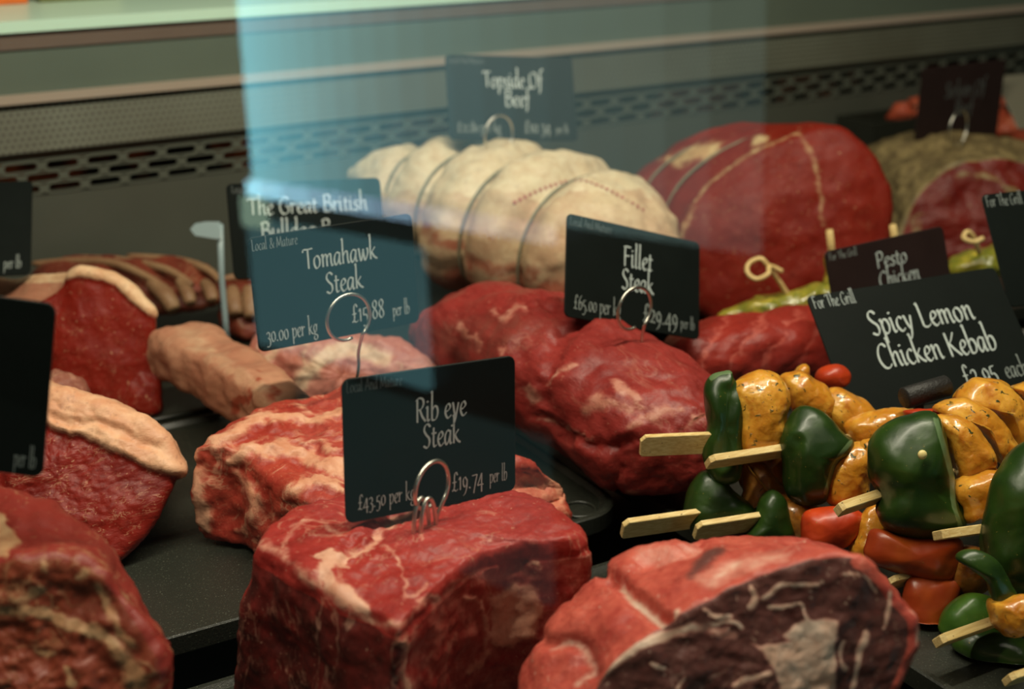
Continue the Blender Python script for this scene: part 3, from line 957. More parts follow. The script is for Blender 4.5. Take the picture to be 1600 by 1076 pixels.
h0 = Zp(905, 790, .0115)
tray('speckled black tray with a rounded corner under the bone-in joint and the sirloin', -0.42, .500, .68, .975, .008, hole=(h0.x, h0.y))
tray('black tray in front, under the rib eye joint and the roast', -0.42, .500, .36, .655, -.010)
tray('black tray under the lemon chicken kebabs', .520, 1.02, .33, .80, .006)
tray('black tray at the back left under the ribs and the pale topside', -0.42, .735, .985, 1.275, .008)
tray('black tray under the big red silverside joint and the pesto chicken', .745, 1.40, .83, 1.20, .008)
# deep tub at the far right
mb = MB(); p = D(1345, 205, 1.70)
x0, x1, y0, y1, zb, zt = p.x + .0, p.x + .42, p.y - .02, 1.272, -.03, p.z + .012
wl = .006
mb.box(x0, x1, y0, y0 + wl, zb, zt); mb.box(x0, x1, y1 - wl, y1, zb, zt); mb.box(x0, x0 + wl, y0 + wl, y1 - wl, zb, zt); mb.box(x1 - wl, x1, y0 + wl, y1 - wl, zb, zt)
mb.box(x0 + wl, x1 - wl, y0 + wl, y1 - wl, zb, zt - .022)
tag(mb.build('meat_tub', M['tray']), 'deep black tub of pale red trimmings in the far right corner', 'tub')
k = 0
for (u, v, d, r, lab) in ((1408, 178, 1.74, .017, 'small pale red trimming left of the far dark brown card'), (1440, 168, 1.80, .022, 'pale red trimming behind the left edge of the far dark brown card'),
                          (1545, 190, 1.80, .026, 'large pale red trimming right of the far dark brown card'), (1560, 160, 1.86, .024, 'upper pale red trimming beside the pale grey card'),
                          (1585, 208, 1.77, .024, 'pale red trimming just below the pale grey card'), (1535, 214, 1.74, .018, 'small pale red trimming at the foot of the far dark brown card')):
    q = D(u, v, d); R_ = r / d * F_PX
    o = pillow('meat_trimming', [(u + R_ * cos(t) * (1 + .2 * sin(3 * t + k)), v + R_ * .8 * sin(t) * (1 + .2 * cos(2 * t + k))) for t in [2 * pi * j / 10 for j in range(10)]], d, r * .8, r * .8, M['mince'], N=40, amp=((.006, 40), (.002, 130)), seed=30 + k, cap_steps=9)
    tag(o, lab, 'meat', 'trimmings in the far tub'); k += 1

# packets on the ledge, only their feet in view
p = D(22, -12, 1.42)
for i, (dx, w, m, lab, col) in enumerate(((-.035, .058, 'packet_orange', 'orange packet on the white ledge in the top left corner', (.75, .16, .02)), (.045, .08, 'packet_olive', 'olive green packet on the white ledge beside the orange one', (.16, .17, .05)))):
    mb = MB(); x = p.x + dx
    mb.prism([(x - w / 2, 1.42, .2725), (x + w / 2, 1.42, .2725), (x + w / 2 - .004, 1.425, .34), (x - w / 2 + .004, 1.425, .34)], (0, .05, 0))
    o = mb.build('food_packet', plain(m, col, .4, vary=.3, vscale=60))
    tag(o, lab, 'packet')

# ------------------------------------------------------------------ the meat
# rib eye joint in front
top = [(398, 864), (425, 828), (480, 800), (560, 783), (650, 775), (740, 775), (815, 780), (878, 803), (922, 847),
       (862, 862), (800, 866), (745, 885), (705, 915), (665, 953), (625, 985), (585, 968), (540, 950), (495, 920), (448, 892)]
rt = [Zp(u, v, .100) for u, v in top]
rings = [shrink(rt, 1.02, (-.006, .006, -.108)), shrink(rt, 1.06, (-.007, .004, -.07)), shrink(rt, 1.035, (-.004, .002, -.03)), rt]


def paint_ribeye(A, g):
    U, V = g['U'], g['V']; tp = (g['part'] == 1) | (g['s'] > .93)
    f = np.zeros(len(U))
    f = np.maximum(f, patch(U, V, [(490, 868), (515, 860), (545, 862), (535, 876), (505, 888)], 4))
    f = np.maximum(f, streak(U, V, [(500, 892), (520, 915), (545, 935), (565, 955)], 11))
    f = np.maximum(f, .50 * streak(U, V, [(405, 850), (440, 868), (470, 895), (510, 930), (560, 962), (620, 985)], 9))
    f = np.maximum(f, .60 * streak(U, V, [(540, 862), (575, 850), (592, 835), (605, 815), (640, 795)], 9))
    f = np.maximum(f, .46 * streak(U, V, [(440, 860), (455, 830), (500, 815), (530, 835)], 5))
    f = np.maximum(f, .46 * streak(U, V, [(600, 850), (625, 885), (640, 915), (632, 935), (655, 940), (670, 915)], 4))
    f = np.maximum(f, .42 * streak(U, V, [(625, 985), (660, 953), (705, 915), (750, 885)], 6))
    f = f * tp
    s = np.zeros(len(U)); sd = ~tp & g['vis']
    for pl, w in (([(770, 940), (800, 905), (835, 910), (850, 960), (830, 1000), (790, 1010), (765, 990)], 8), ([(805, 838), (830, 836), (860, 860), (850, 890), (835, 880), (832, 855)], 5)):
        s = np.maximum(s, patch(U, V, pl, w) * .85)
    s = np.maximum(s, .30 * (U > 640))
    s = np.maximum(s, .6 * streak(U, V, [(625, 990), (630, 1040), (640, 1090)], 8))
    s = np.maximum(s, .55 * streak(U, V, [(735, 930), (760, 990), (740, 1050)], 7))
    A['fat'] = np.maximum(f, s * sd)
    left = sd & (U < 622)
    A['dark'] = np.where(left, .62, 0) * np.clip((V - 880 + (U < 520) * 30) / 40, 0, 1) + np.where(sd & (U >= 622), .22, 0)  # shade of the unlit left side painted into the colour
    A['lift'] = -.004 * streak(U, V, [(540, 862), (575, 850), (592, 835), (605, 815), (640, 795)], 14) * tp + .0025 * s * sd - .003 * patch(U, V, [(780, 845), (830, 850), (830, 890), (790, 890)], 12) * sd


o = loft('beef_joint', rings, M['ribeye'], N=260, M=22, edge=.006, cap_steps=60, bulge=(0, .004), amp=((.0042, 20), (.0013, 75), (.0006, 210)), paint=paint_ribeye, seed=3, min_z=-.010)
tag(o, 'thick red block of beef in front centre under the Rib eye Steak card', 'meat joint', 'beef joints on the trays')

# roast with the cut face, front right
face = [(880, 1150), (915, 1080), (950, 1033), (1015, 985), (1060, 958), (1105, 936), (1150, 908), (1225, 880), (1300, 863), (1342, 866), (1378, 893), (1404, 925), (1424, 945), (1434, 962), (1432, 1000), (1418, 1040),
        (1400, 1090), (1370, 1200), (1260, 1330), (1050, 1360), (920, 1290)]
midr = [(800, 1190), (812, 1078), (833, 1017), (865, 958), (905, 920), (940, 893), (985, 872), (1060, 848), (1150, 841), (1230, 845), (1300, 855), (1350, 878), (1390, 915), (1410, 950), (1410, 1000), (1395, 1060),
        (1370, 1120), (1330, 1190), (1220, 1290), (1030, 1310), (870, 1270)]
backr = [(830, 1180), (850, 1080), (875, 1010), (910, 950), (945, 915), (965, 880), (1005, 862), (1075, 850), (1160, 843), (1230, 848), (1290, 862), (1335, 885), (1365, 930), (1375, 970), (1370, 1020), (1350, 1070),
         (1320, 1120), (1280, 1170), (1190, 1230), (1030, 1240), (890, 1220)]
rings = [px(backr, .695), px(midr, .655, 0, -.004), px(face, .608)]


def paint_roast(A, g):
    U, V = g['U'], g['V']; cut = (g['part'] == 1) & (g['r'] < .985)
    f = np.zeros(len(U))
    f = np.maximum(f, .9 * streak(U, V, [(905, 1090), (935, 1060), (975, 1020), (1020, 995), (1060, 985), (1110, 980), (1150, 990)], 8) * np.clip((1160 - U) / 120, .45, 1))
    f = np.maximum(f, patch(U, V, [(1225, 990), (1265, 965), (1310, 965), (1306, 1010), (1303, 1150), (1235, 1150), (1215, 1055), (1190, 1010), (1240, 1000)], 5))
    f = np.maximum(f, .8 * patch(U, V, [(1222, 1052), (1195, 1020), (1172, 1008), (1205, 1015), (1240, 1030)], 4))
    for ln, w in (([(1170, 950), (1180, 935), (1175, 915)], 4), ([(1190, 938), (1215, 920), (1250, 915), (1280, 912)], 3.5), ([(1195, 952), (1230, 948), (1255, 945), (1265, 968)], 3), ([(1100, 952), (1120, 962), (1145, 962)], 4),
                  ([(1110, 973), (1150, 970), (1160, 978)], 3), ([(1355, 985), (1350, 1010), (1340, 1030), (1330, 1076)], 4), ([(1320, 1000), (1315, 1030), (1320, 1050)], 3), ([(1150, 1070), (1175, 1060), (1205, 1055)], 4),
                  ([(1020, 1040), (1040, 1048)], 4), ([(1390, 900), (1395, 940), (1380, 980)], 2.5), ([(1320, 895), (1350, 900), (1375, 925)], 2.5), ([(1060, 1076), (1070, 1060)], 3)):
        f = np.maximum(f, .8 * streak(U, V, ln, w))
    A['fat'] = f * cut
    A['dark'] = np.where(cut, np.where((U > 1330) & (g['r'] > .93), 0.1, 1.0), 0)
    sd = ~cut
    s = .60 * patch(U, V, [(1085, 905), (1130, 880), (1200, 862), (1240, 860), (1230, 875), (1160, 895), (1110, 925)], 18)
    s = np.maximum(s, .7 * streak(U, V, [(965, 905), (985, 930), (1015, 955), (1045, 968), (1055, 955)], 7))
    s = np.maximum(s, .36 * streak(U, V, [(1000, 870), (1040, 862), (1085, 850)], 14))
    s = np.maximum(s, .5 * streak(U, V, [(860, 1010), (890, 1000), (925, 1040), (900, 1070)], 7))
    s = np.maximum(s, .65 * streak(U, V, [(1425, 960), (1430, 1000), (1420, 1030)], 6))
    A['fat'] = np.where(sd, s, A['fat'])
    A['dark'] = np.where(sd, .75 * patch(U, V, [(1065, 905), (1100, 855), (1140, 848), (1135, 870), (1095, 900), (1080, 915)], 10) + .4 * patch(U, V, [(1180, 855), (1330, 862), (1290, 870), (1200, 872)], 6), A['dark'])
    A['lift'] = sd * (-.007 * streak(U, V, [(945, 895), (975, 915), (1000, 945), (1040, 968)], 10) - .004 * streak(U, V, [(995, 880), (1040, 870), (1090, 852)], 8) - .003 * streak(U, V, [(850, 1000), (905, 1010), (930, 1050)], 10))


o = loft('beef_joint', rings, M['roast'], N=280, M=24, edge=.0035, cap_steps=70, bulge=(.01, .003), amp=((.0036, 24), (.0016, 65), (.0005, 200)), paint=paint_roast, wig=7, seed=5, min_z=-.010)
tag(o, 'rib roast at front right with dark marbled cut face and bright red fatty back', 'meat joint', 'beef joints on the trays')

# round marbled joint, front left
face = [(-140, 1060), (-120, 960), (-70, 892), (0, 870), (62, 864), (122, 866), (165, 888), (205, 935), (236, 985), (258, 1030), (264, 1065), (252, 1120), (210, 1210), (110, 1300), (-20, 1310), (-110, 1220)]
backr = [(-200, 1000), (-180, 880), (-110, 790), (0, 768), (60, 785), (120, 820), (165, 862), (210, 918), (240, 970), (255, 1020), (258, 1060), (245, 1110), (205, 1180), (110, 1250), (-30, 1250), (-150, 1150)]
rings = [px([(u - 20, v + 20) for u, v in backr], .70), px(backr, .665), px(face, .605)]


def paint_round(A, g):
    U, V = g['U'], g['V']; cut = (g['part'] == 1) & (g['r'] < .95)
    f = .9 * streak(U, V, [(-20, 950), (50, 955), (110, 968), (150, 985)], 10)
    f = np.maximum(f, .75 * streak(U, V, [(140, 975), (175, 1005), (200, 1040), (225, 1070)], 13))
    f = np.maximum(f, .7 * streak(U, V, [(150, 920), (175, 960), (210, 1010)], 8))
    for ln in ([(80, 875), (75, 895)], [(60, 1010), (90, 1018)], [(20, 930), (60, 925)], [(135, 890), (120, 905)], [(105, 1050), (110, 1075)]):
        f = np.maximum(f, .7 * streak(U, V, ln, 6))
    A['fat'] = f * cut
    sd = ~cut
    A['dark'] = sd * 1.0
    A['fat'] = np.where(sd, patch(U, V, [(-30, 790), (5, 800), (18, 840), (15, 866), (-40, 870)], 5), A['fat'])


o = loft('beef_joint', rings, M['round'], N=200, M=16, edge=.006, cap_steps=50, bulge=(.01, .004), amp=((.0045, 28), (.002, 90), (.0008, 210)), paint=paint_round, seed=8, min_z=-.010)
tag(o, 'round joint with marbled cut face and red rim in the bottom left corner', 'meat joint', 'beef joints on the trays')

# sirloin with fat edge, left
face = [(-60, 720), (-40, 630), (20, 603), (82, 612), (150, 632), (225, 662), (266, 695), (284, 728), (266, 772), (240, 820), (215, 852), (190, 878), (130, 905), (40, 900), (-40, 840)]
rings = [px([(u - 60, v + 10) for u, v in face], .99, 0, -.012), px([(u - 10, v - 1) for u, v in face], .92, 0, -.012), px(face, .875, 0, -.012)]


def paint_sirloin(A, g):
    U, V = g['U'], g['V']
    f = patch(U, V, [(-80, 560), (80, 590), (160, 615), (240, 650), (300, 700), (300, 740), (270, 744), (235, 735), (200, 715), (150, 692), (110, 680), (75, 665), (-80, 640)], 5)
    A['fat'] = f
    A['lift'] = .005 * f - .002 * streak(U, V, [(85, 655), (130, 668), (160, 665), (200, 685), (250, 705), (272, 720)], 6)


o = loft('beef_joint', rings, M['sirloin'], N=220, M=14, edge=.006, cap_steps=50, bulge=(.01, .006), amp=((.003, 24), (.0009, 80), (.0005, 260)), paint=paint_sirloin, wig=4, seed=11, min_z=.008)
tag(o, 'deep red sirloin with a thick cream fat edge, behind the round joint on the left', 'meat joint', 'beef joints on the trays')

# far sirloin
face = [(40, 560), (60, 480), (88, 450), (105, 430), (122, 420), (150, 424), (190, 440), (226, 466), (243, 490), (246, 530), (253, 580), (251, 620), (240, 650), (180, 672), (70, 670)]
rings = [px([(u - 190, v + 8) for u, v in face], 1.18), px([(u - 105, v + 14) for u, v in face], 1.15), px(face, 1.09)]


def paint_far(A, g):
    U, V = g['U'], g['V']; cut = g['part'] == 1
    f = patch(U, V, [(95, 440), (118, 405), (160, 405), (235, 450), (260, 500), (243, 497), (212, 475), (180, 447), (150, 436), (125, 433), (108, 436)], 4)
    A['fat'] = np.where(cut, f, .40 + .6 * (V < 440))
    A['dark'] = np.where(cut, 0, .9)
    A['lift'] = .004 * f * cut + .005 * cut * patch(U, V, [(195, 640), (205, 610), (225, 588), (250, 590), (255, 660)], 8)


o = loft('beef_joint', rings, M['sirloin_far'], N=180, M=12, edge=.006, cap_steps=40, bulge=(.01, .008), amp=((.003, 24), (.0006, 90)), paint=paint_far, wig=4, seed=14, min_z=.0095)
tag(o, 'far left sirloin with smooth red face and cream fat cap, beside the plain black card', 'meat joint', 'beef joints on the trays')
o = pillow('beef_chunk', [(60, 600), (80, 576), (105, 578), (132, 600), (134, 622), (100, 640), (60, 640)], 1.0, .018, .015, M['chunk'], amp=((.004, 50), (.001, 170)), seed=15)
tag(o, 'small greyish meat chunk peeking out between the two left sirloins', 'meat', None)

# bone-in joint
topo = [(306, 703, .070), (328, 686, .072), (385, 655, .074), (438, 629, .075), (500, 612, .075), (570, 612, .075), (640, 640, .072), (720, 688, .066), (800, 728, .052), (858, 754, .036), (880, 770, .026),
        (862, 786, .024), (800, 800, .032), (720, 812, .040), (640, 818, .046), (560, 812, .052), (480, 790, .056), (420, 755, .060), (370, 722, .066)]
rt = [Zp(u, v, z) for u, v, z in topo]


def low(p, z, f, off):
    q = shrink(p, f, off)
    return [Vector((a.x, a.y, z if z is not None else a.z)) for a in q]


rings = [low(rt, .007, 1.0, (.0, -.004, 0)), low(rt, .024, 1.03, (-.003, -.006, 0)), [a * .4 + b * .6 for a, b in zip(low(rt, .03, 1.03, (-.002, -.004, 0)), rt)], rt]
for k in (9, 10, 11):
    rings[1][k] = rings[1][k].copy(); rings[1][k].z = .016; rings[2][k] = rings[2][k].copy(); rings[2][k].z = .022


def paint_toma(A, g):
    U, V = g['U'], g['V']
    f = .75 * streak(U, V, [(335, 700), (400, 660), (455, 650), (500, 655), (530, 640)], 10)
    f = np.maximum(f, .8 * streak(U, V, [(365, 712), (430, 705), (480, 715), (530, 735)], 13))
    f = np.maximum(f, .6 * streak(U, V, [(370, 735), (400, 790), (380, 830)], 9))
    f = np.maximum(f, .55 * streak(U, V, [(450, 690), (500, 695), (530, 710)], 6))
    f = np.maximum(f, .7 * streak(U, V, [(455, 770), (500, 750), (530, 760)], 9))
    f = np.maximum(f, .75 * streak(U, V, [(300, 690), (306, 740), (325, 820)], 12))
    f = np.maximum(f, .45 * patch(U, V, [(700, 720), (890, 740), (890, 800), (700, 830)], 12))
    A['fat'] = f
    A['lift'] = .003 * f
    A['dark'] = .5 * streak(U, V, [(470, 790), (500, 790), (530, 800)], 8)


o = loft('beef_joint', rings, M['tomahawk'], N=240, M=12, edge=.007, cap_steps=55, bulge=(0, .004), amp=((.006, 24), (.0026, 65), (.0008, 190)), paint=paint_toma, seed=18, min_z=.0118)
tag(o, 'marbled bone-in joint with a long bone to the left, behind the front centre block', 'meat joint', 'beef joints on the trays')


def paint_bone(A, g):
    U, V = g['U'], g['V']
    A['fat'] = .5 * streak(U, V, [(285, 520), (380, 590), (430, 640)], 14)
    A['dark'] = .8 * streak(U, V, [(365, 640), (385, 620), (400, 590)], 9) + .7 * streak(U, V, [(420, 640), (436, 610)], 8) + .5 * streak(U, V, [(310, 540), (350, 560)], 6)


st = [(D(282, 549, 1.10), .027, .0235), (D(298, 556, 1.085), .0265, .023), (D(338, 577, 1.055), .024, .0215), (D(380, 602, 1.025), .022, .021), (D(418, 630, .995), .020, .021), (D(440, 645, .975), .017, .019), (D(476, 668, .945), .014, .014)]
loft('bone', tube_rings(st, power=3.4, flat=.95), M['tomabone'], parent=o, N=90, M=10, edge=.003, cap_steps=10, amp=((.004, 28), (.0016, 80)), paint=paint_bone, seed=21)['label'] = 'long pale rib bone'

o = pillow('beef_joint', [(393, 560), (398, 528), (440, 515), (520, 520), (600, 532), (665, 558), (700, 590), (680, 625), (600, 650), (520, 645), (450, 650), (410, 615)], 1.075, .022, .03, M['palefat'], N=120, cap_steps=26,
           amp=((.006, 26), (.003, 70), (.001, 180)), seed=22, min_z=.009,
           paint=lambda A, g: A.update(fat=.75 * streak(g['U'], g['V'], [(470, 600), (490, 570), (540, 545), (600, 560)], 14) + .6 * streak(g['U'], g['V'], [(410, 570), (440, 540), (480, 535)], 9),
                                       dark=np.zeros(len(g['U'])), lift=np.zeros(len(g['U']))))
tag(o, 'pale fatty pink joint under the Tomahawk Steak card, touching the bone end', 'meat joint', 'beef joints on the trays')

# fillet
st = [(D(655, 520, 1.13), .018, .016), (D(690, 518, 1.12), .042, .028), (D(745, 520, 1.10), .052, .037), (D(810, 545, 1.06), .054, .044), (D(880, 582, 1.02), .055, .046), (D(950, 625, .985), .055, .047), (D(1010, 662, .955), .052, .045),
      (D(1060, 690, .935), .043, .038), (D(1095, 708, .918), .026, .024)]


def paint_fillet(A, g):
    U, V = g['U'], g['V']
    f = np.zeros(len(U))
    for ln, w in (([(715, 510), (735, 525), (750, 545)], 9), ([(765, 482), (790, 492), (815, 480)], 7), ([(780, 550), (788, 546)], 6), ([(920, 640), (950, 625), (975, 635)], 12), ([(980, 665), (1020, 650), (1060, 640)], 10), ([(970, 600), (985, 615), (1000, 640)], 8),
                  ([(1075, 660), (1100, 650)], 9), ([(850, 590), (880, 572), (905, 570)], 5), ([(820, 610), (840, 625)], 8), ([(980, 770), (1010, 780), (1030, 775)], 8), ([(840, 660), (880, 668), (930, 690)], 5)):
        f = np.maximum(f, .62 * streak(U, V, ln, w))
    A['fat'] = f
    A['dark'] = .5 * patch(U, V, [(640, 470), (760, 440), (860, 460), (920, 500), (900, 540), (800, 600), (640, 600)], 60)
    A['lift'] = -.005 * streak(U, V, [(905, 505), (870, 540), (850, 580), (850, 620)], 10) - .004 * streak(U, V, [(845, 650), (890, 680), (940, 700), (980, 690)], 7) - .003 * streak(U, V, [(970, 700), (960, 740), (965, 780)], 6) - .004 * streak(U, V, [(810, 475), (850, 470), (870, 490)], 6)


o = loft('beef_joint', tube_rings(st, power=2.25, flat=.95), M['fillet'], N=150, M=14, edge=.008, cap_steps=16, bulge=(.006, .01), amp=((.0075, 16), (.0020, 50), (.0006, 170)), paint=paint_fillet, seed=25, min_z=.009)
tag(o, 'long lumpy red fillet lying diagonally across the middle, below the Fillet Steak card', 'meat joint', 'beef joints on the trays')

# striped red piece behind the kebabs
st = [(D(1035, 572, 1.07), .012, .010), (D(1065, 566, 1.075), .024, .022), (D(1120, 562, 1.09), .032, .031), (D(1200, 556, 1.11), .036, .036), (D(1290, 545, 1.145), .037, .037), (D(1380, 532, 1.18), .034, .034), (D(1440, 525, 1.205), .024, .022)]


def paint_stripe(A, g):
    U, V = g['U'], g['V']; f = np.zeros(len(U))
    for k in range(7):
        x = 1085 + 52 * k
        f = np.maximum(f, .55 * streak(U, V, [(x + 62, 488), (x + 35, 520), (x + 12, 560), (x, 600)], 5))
    A['fat'] = f; A['lift'] = -.002 * f


o = loft('beef_joint', tube_rings(st, power=2.3), M['striped'], N=120, M=12, edge=.006, cap_steps=10, bulge=(.004, .004), amp=((.004, 22), (.0012, 80)), paint=paint_stripe, seed=27, min_z=.010)
tag(o, 'second red fillet with fine pale seams, behind the kebabs and below the pesto chicken', 'meat joint', 'beef joints on the trays')

# topside: pale tied joint
sc = 1.06
raw = [(556, 276, 1.355, .010, .010), (580, 280, 1.35, .028, .024), (630, 293, 1.34, .052, .044), (700, 315, 1.32, .074, .060), (780, 345, 1.29, .090, .072), (860, 370, 1.26, .096, .075), (940, 396, 1.23, .086, .068), (1000, 415, 1.21, .062, .052), (1035, 425, 1.20, .036, .032)]
st = [(D(u, v, d), w, h) for u, v, d, w, h in raw]
tr = tube_rings(st, power=2.2, flat=.9)


def paint_topside(A, g):
    U, V = g['U'], g['V']; s = g['s']
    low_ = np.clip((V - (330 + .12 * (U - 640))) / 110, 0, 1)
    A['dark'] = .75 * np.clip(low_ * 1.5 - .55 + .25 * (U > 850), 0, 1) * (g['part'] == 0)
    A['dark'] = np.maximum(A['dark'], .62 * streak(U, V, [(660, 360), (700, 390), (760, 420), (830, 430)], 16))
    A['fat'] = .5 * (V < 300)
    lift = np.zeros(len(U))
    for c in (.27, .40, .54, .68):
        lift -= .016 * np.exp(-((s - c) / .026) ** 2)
        A['dark'] = np.maximum(A['dark'], .42 * np.exp(-((s - c) / .012) ** 2))  # shade in the string creases painted into the colour
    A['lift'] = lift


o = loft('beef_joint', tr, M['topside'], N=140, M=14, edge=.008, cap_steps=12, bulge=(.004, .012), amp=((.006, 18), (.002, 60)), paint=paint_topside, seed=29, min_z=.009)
tag(o, 'pale fat-covered joint tied with string, under the Topside Of Beef card', 'meat joint', 'beef joints on the trays')
R = [resample(r, 60) for r in tr]


def hoop(R, s, f):
    x = s * (len(R) - 1); i = min(int(x), len(R) - 2); t = x - i
    p0, p1, p2, p3 = R[max(i - 1, 0)], R[i], R[i + 1], R[min(i + 2, len(R) - 1)]
    q = 0.5 * ((2 * p1) + (-p0 + p2) * t + (2 * p0 - 5 * p1 + 4 * p2 - p3) * t * t + (-p0 + 3 * p1 - 3 * p2 + p3) * t ** 3)
    c = q.mean(0); e = q - c; L = np.linalg.norm(e, axis=1, keepdims=True)
    q = c + e * (L + f) / L
    q = q[q[:, 2] > .014]
    return q


for c in (.27, .40, .54, .68):
    q = hoop(R, c, -.0125); q = np.vstack([q, q[:1]])
    mb = MB(); mb.tube(q, .0012, 6, cap=False); mb.build('string', M['string'], parent=o, smooth=True)
M['stamp'] = plain('red ink', (.36, .07, .06), .6)


def stamp_dots(obj, pxs, r):
    """little ink spots lying on the joint's skin"""
    dg = bpy.context.evaluated_depsgraph_get(); dg.update()
    mb = MB(); w = parent_world(obj)
    for u, v in pxs:
        d = ray(u, v).normalized()
        ok, loc, nor, idx = obj.ray_cast(CV - w, d)
        if not ok: continue
        p = loc + w + nor * .0006
        a = nor.orthogonal().normalized(); b_ = nor.cross(a)
        mb.add([p + (a * cos(t) + b_ * sin(t)) * r for t in [2 * pi * j / 10 for j in range(10)]] , [list(range(10))])
    if mb.v: mb.build('ink_mark', M['stamp'], parent=obj)['label'] = 'dotted red ink mark'


dots = [(804 + 8 * k, 316 - 34 * sin(min(1, k / 13) * pi / 2) + max(0, k - 13) ** 1.35 * 1.6) for k in range(26)]
stamp_dots(o, dots, .0017)
stamp_dots(o, [(940 - 9 * k, 372 + 2.2 * k) for k in range(6)], .0017)

# silverside: round red joint
face = [(1062, 470), (1050, 395), (1083, 312), (1125, 268), (1180, 232), (1250, 204), (1310, 200), (1352, 226), (1382, 272), (1396, 330), (1390, 392), (1370, 445), (1325, 490), (1235, 515), (1130, 512)]
backr = [(985, 440), (975, 370), (980, 300), (1005, 258), (1050, 226), (1105, 205), (1180, 196), (1250, 197), (1300, 215), (1330, 262), (1340, 325), (1335, 385), (1310, 430), (1220, 470), (1080, 480)]
rings = [px(shrink2, 1.40) for shrink2 in ([(1150 + (u - 1150) * .82, 340 + (v - 340) * .86) for u, v in backr],)] + [px(backr, 1.36), px([((a + c) / 2, (b_ + e) / 2 - 3) for (a, b_), (c, e) in zip(face, backr)], 1.31), px(face, 1.265, -.006)]


def paint_silver(A, g):
    U, V = g['U'], g['V']; cut = (g['part'] == 1)
    A['dark'] = .65 * cut * (U > 1000) * 0
    f = .42 * streak(U, V, [(1255, 215), (1275, 260), (1282, 310), (1285, 350)], 5) * cut
    sd = ~cut
    f = np.maximum(f, .75 * patch(U, V, [(1028, 250), (1080, 225), (1130, 220), (1120, 238), (1060, 262)], 10) * sd)
    f = np.maximum(f, .7 * patch(U, V, [(1175, 212), (1205, 210), (1200, 225), (1170, 230)], 5) * sd)
    f = np.maximum(f, .5 * streak(U, V, [(1050, 470), (1056, 395), (1090, 312), (1128, 270), (1182, 235), (1250, 207)], 4))
    A['fat'] = f
    A['lift'] = sd * sum(-.006 * np.exp(-((g['s'] - c) / .022) ** 2) for c in (.50, .74))


o = loft('beef_joint', rings, M['silverside'], N=170, M=12, edge=.012, cap_steps=40, bulge=(.02, .016), amp=((.005, 14), (.001, 70)), paint=paint_silver, wig=4, seed=33, min_z=.009)
tag(o, 'big smooth round red joint tied with string at the back, right of the topside', 'meat joint', 'beef joints on the trays')
R = [resample(r, 60) for r in rings]
for c in (.50, .74):
    q = hoop(R, c, -.0035); q = np.vstack([q, q[:1]])
    mb = MB(); mb.tube(q, .0013, 6, cap=False); mb.build('string', M['string'], parent=o, smooth=True)

# crusted joint far right
face = [(1395, 440), (1402, 360), (1430, 300), (1475, 262), (1530, 246), (1600, 250), (1680, 280), (1730, 350), (1720, 430), (1640, 470), (1500, 475)]
backr = [(1330, 420), (1335, 310), (1350, 240), (1400, 214), (1470, 206), (1540, 212), (1620, 235), (1670, 300), (1660, 390), (1590, 430), (1430, 440)]
rings = [px([(u - 20, v + 10) for u, v in backr], 1.66), px(backr, 1.60), px([(a * .45 + c * .55, b_ * .45 + e * .55 - 6) for (a, b_), (c, e) in zip(face, backr)], 1.53), px(face, 1.45)]


def paint_aged(A, g):
    U, V = g['U'], g['V']; cut = g['part'] == 1
    f = .6 * streak(U, V, [(1415, 410), (1425, 370), (1440, 340)], 7) + .6 * streak(U, V, [(1500, 275), (1540, 275), (1590, 300)], 6)
    A['fat'] = np.where(cut & (g['r'] < .95), f, .8)
    A['dark'] = 0 * U
    A['lift'] = np.where(~cut, -.006 * streak(U, V, [(1400, 290), (1450, 255), (1520, 235), (1600, 240)], 6) - .005 * streak(U, V, [(1360, 250), (1420, 240), (1480, 228)], 6), 0)


o = loft('beef_joint', rings, M['aged'], N=130, M=10, edge=.006, cap_steps=24, bulge=(.01, .01), amp=((.006, 26), (.003, 70)), paint=paint_aged, seed=36, min_z=.009)
tag(o, 'red joint with tan crusted fat top at far right, under the dark brown card', 'meat joint', 'beef joints on the trays')


# rib racks at the back left
def rack(lines, outline, d, label, seed):
    root_o = pillow('rib_rack', outline, d, .020, .03, M['rib_meat'], N=90, cap_steps=16, amp=((.004, 40), (.0015, 110)), seed=seed, min_z=.009, dv=-.05)
    for ln, r in lines:
        pts = crom([D(*p) for p in ln], False, 6)
        n = len(pts)
        mb = MB(); mb.tube(pts, [r * (.35 + .65 * sin(pi * min(1, .06 + .9 * i / n)) ** .5) for i in range(n)], 12)
        mb.build('bone', M['palefat2'], parent=root_o, smooth=True)
    tag(root_o, label, 'rib rack', 'racks of ribs')


M['palefat2'] = meat('pale rib bone', lean=(.34, .21, .11), lean2=(.25, .12, .06), fat=(.42, .30, .17), vein=(50, .06, .5))
rack([([(52, 412, 1.285), (120, 408, 1.275), (180, 412, 1.255), (228, 432, 1.235), (262, 452, 1.22)], .0038), ([(120, 402, 1.295), (200, 408, 1.28), (262, 422, 1.25), (300, 445, 1.23)], .0038), ([(200, 400, 1.30), (280, 407, 1.285), (325, 422, 1.26), (343, 440, 1.245)], .0038),
      ([(235, 442, 1.235), (258, 460, 1.22), (272, 484, 1.215)], .0075), ([(280, 438, 1.235), (292, 456, 1.225), (298, 474, 1.22)], .006), ([(318, 440, 1.24), (328, 455, 1.235), (332, 470, 1.23)], .006)],
     [(45, 440), (60, 412), (130, 402), (220, 400), (300, 408), (342, 432), (345, 470), (300, 485), (240, 490), (150, 480), (60, 475)], 1.265, 'long rack of brown ribs at the back left, behind the far sirloin', 41)
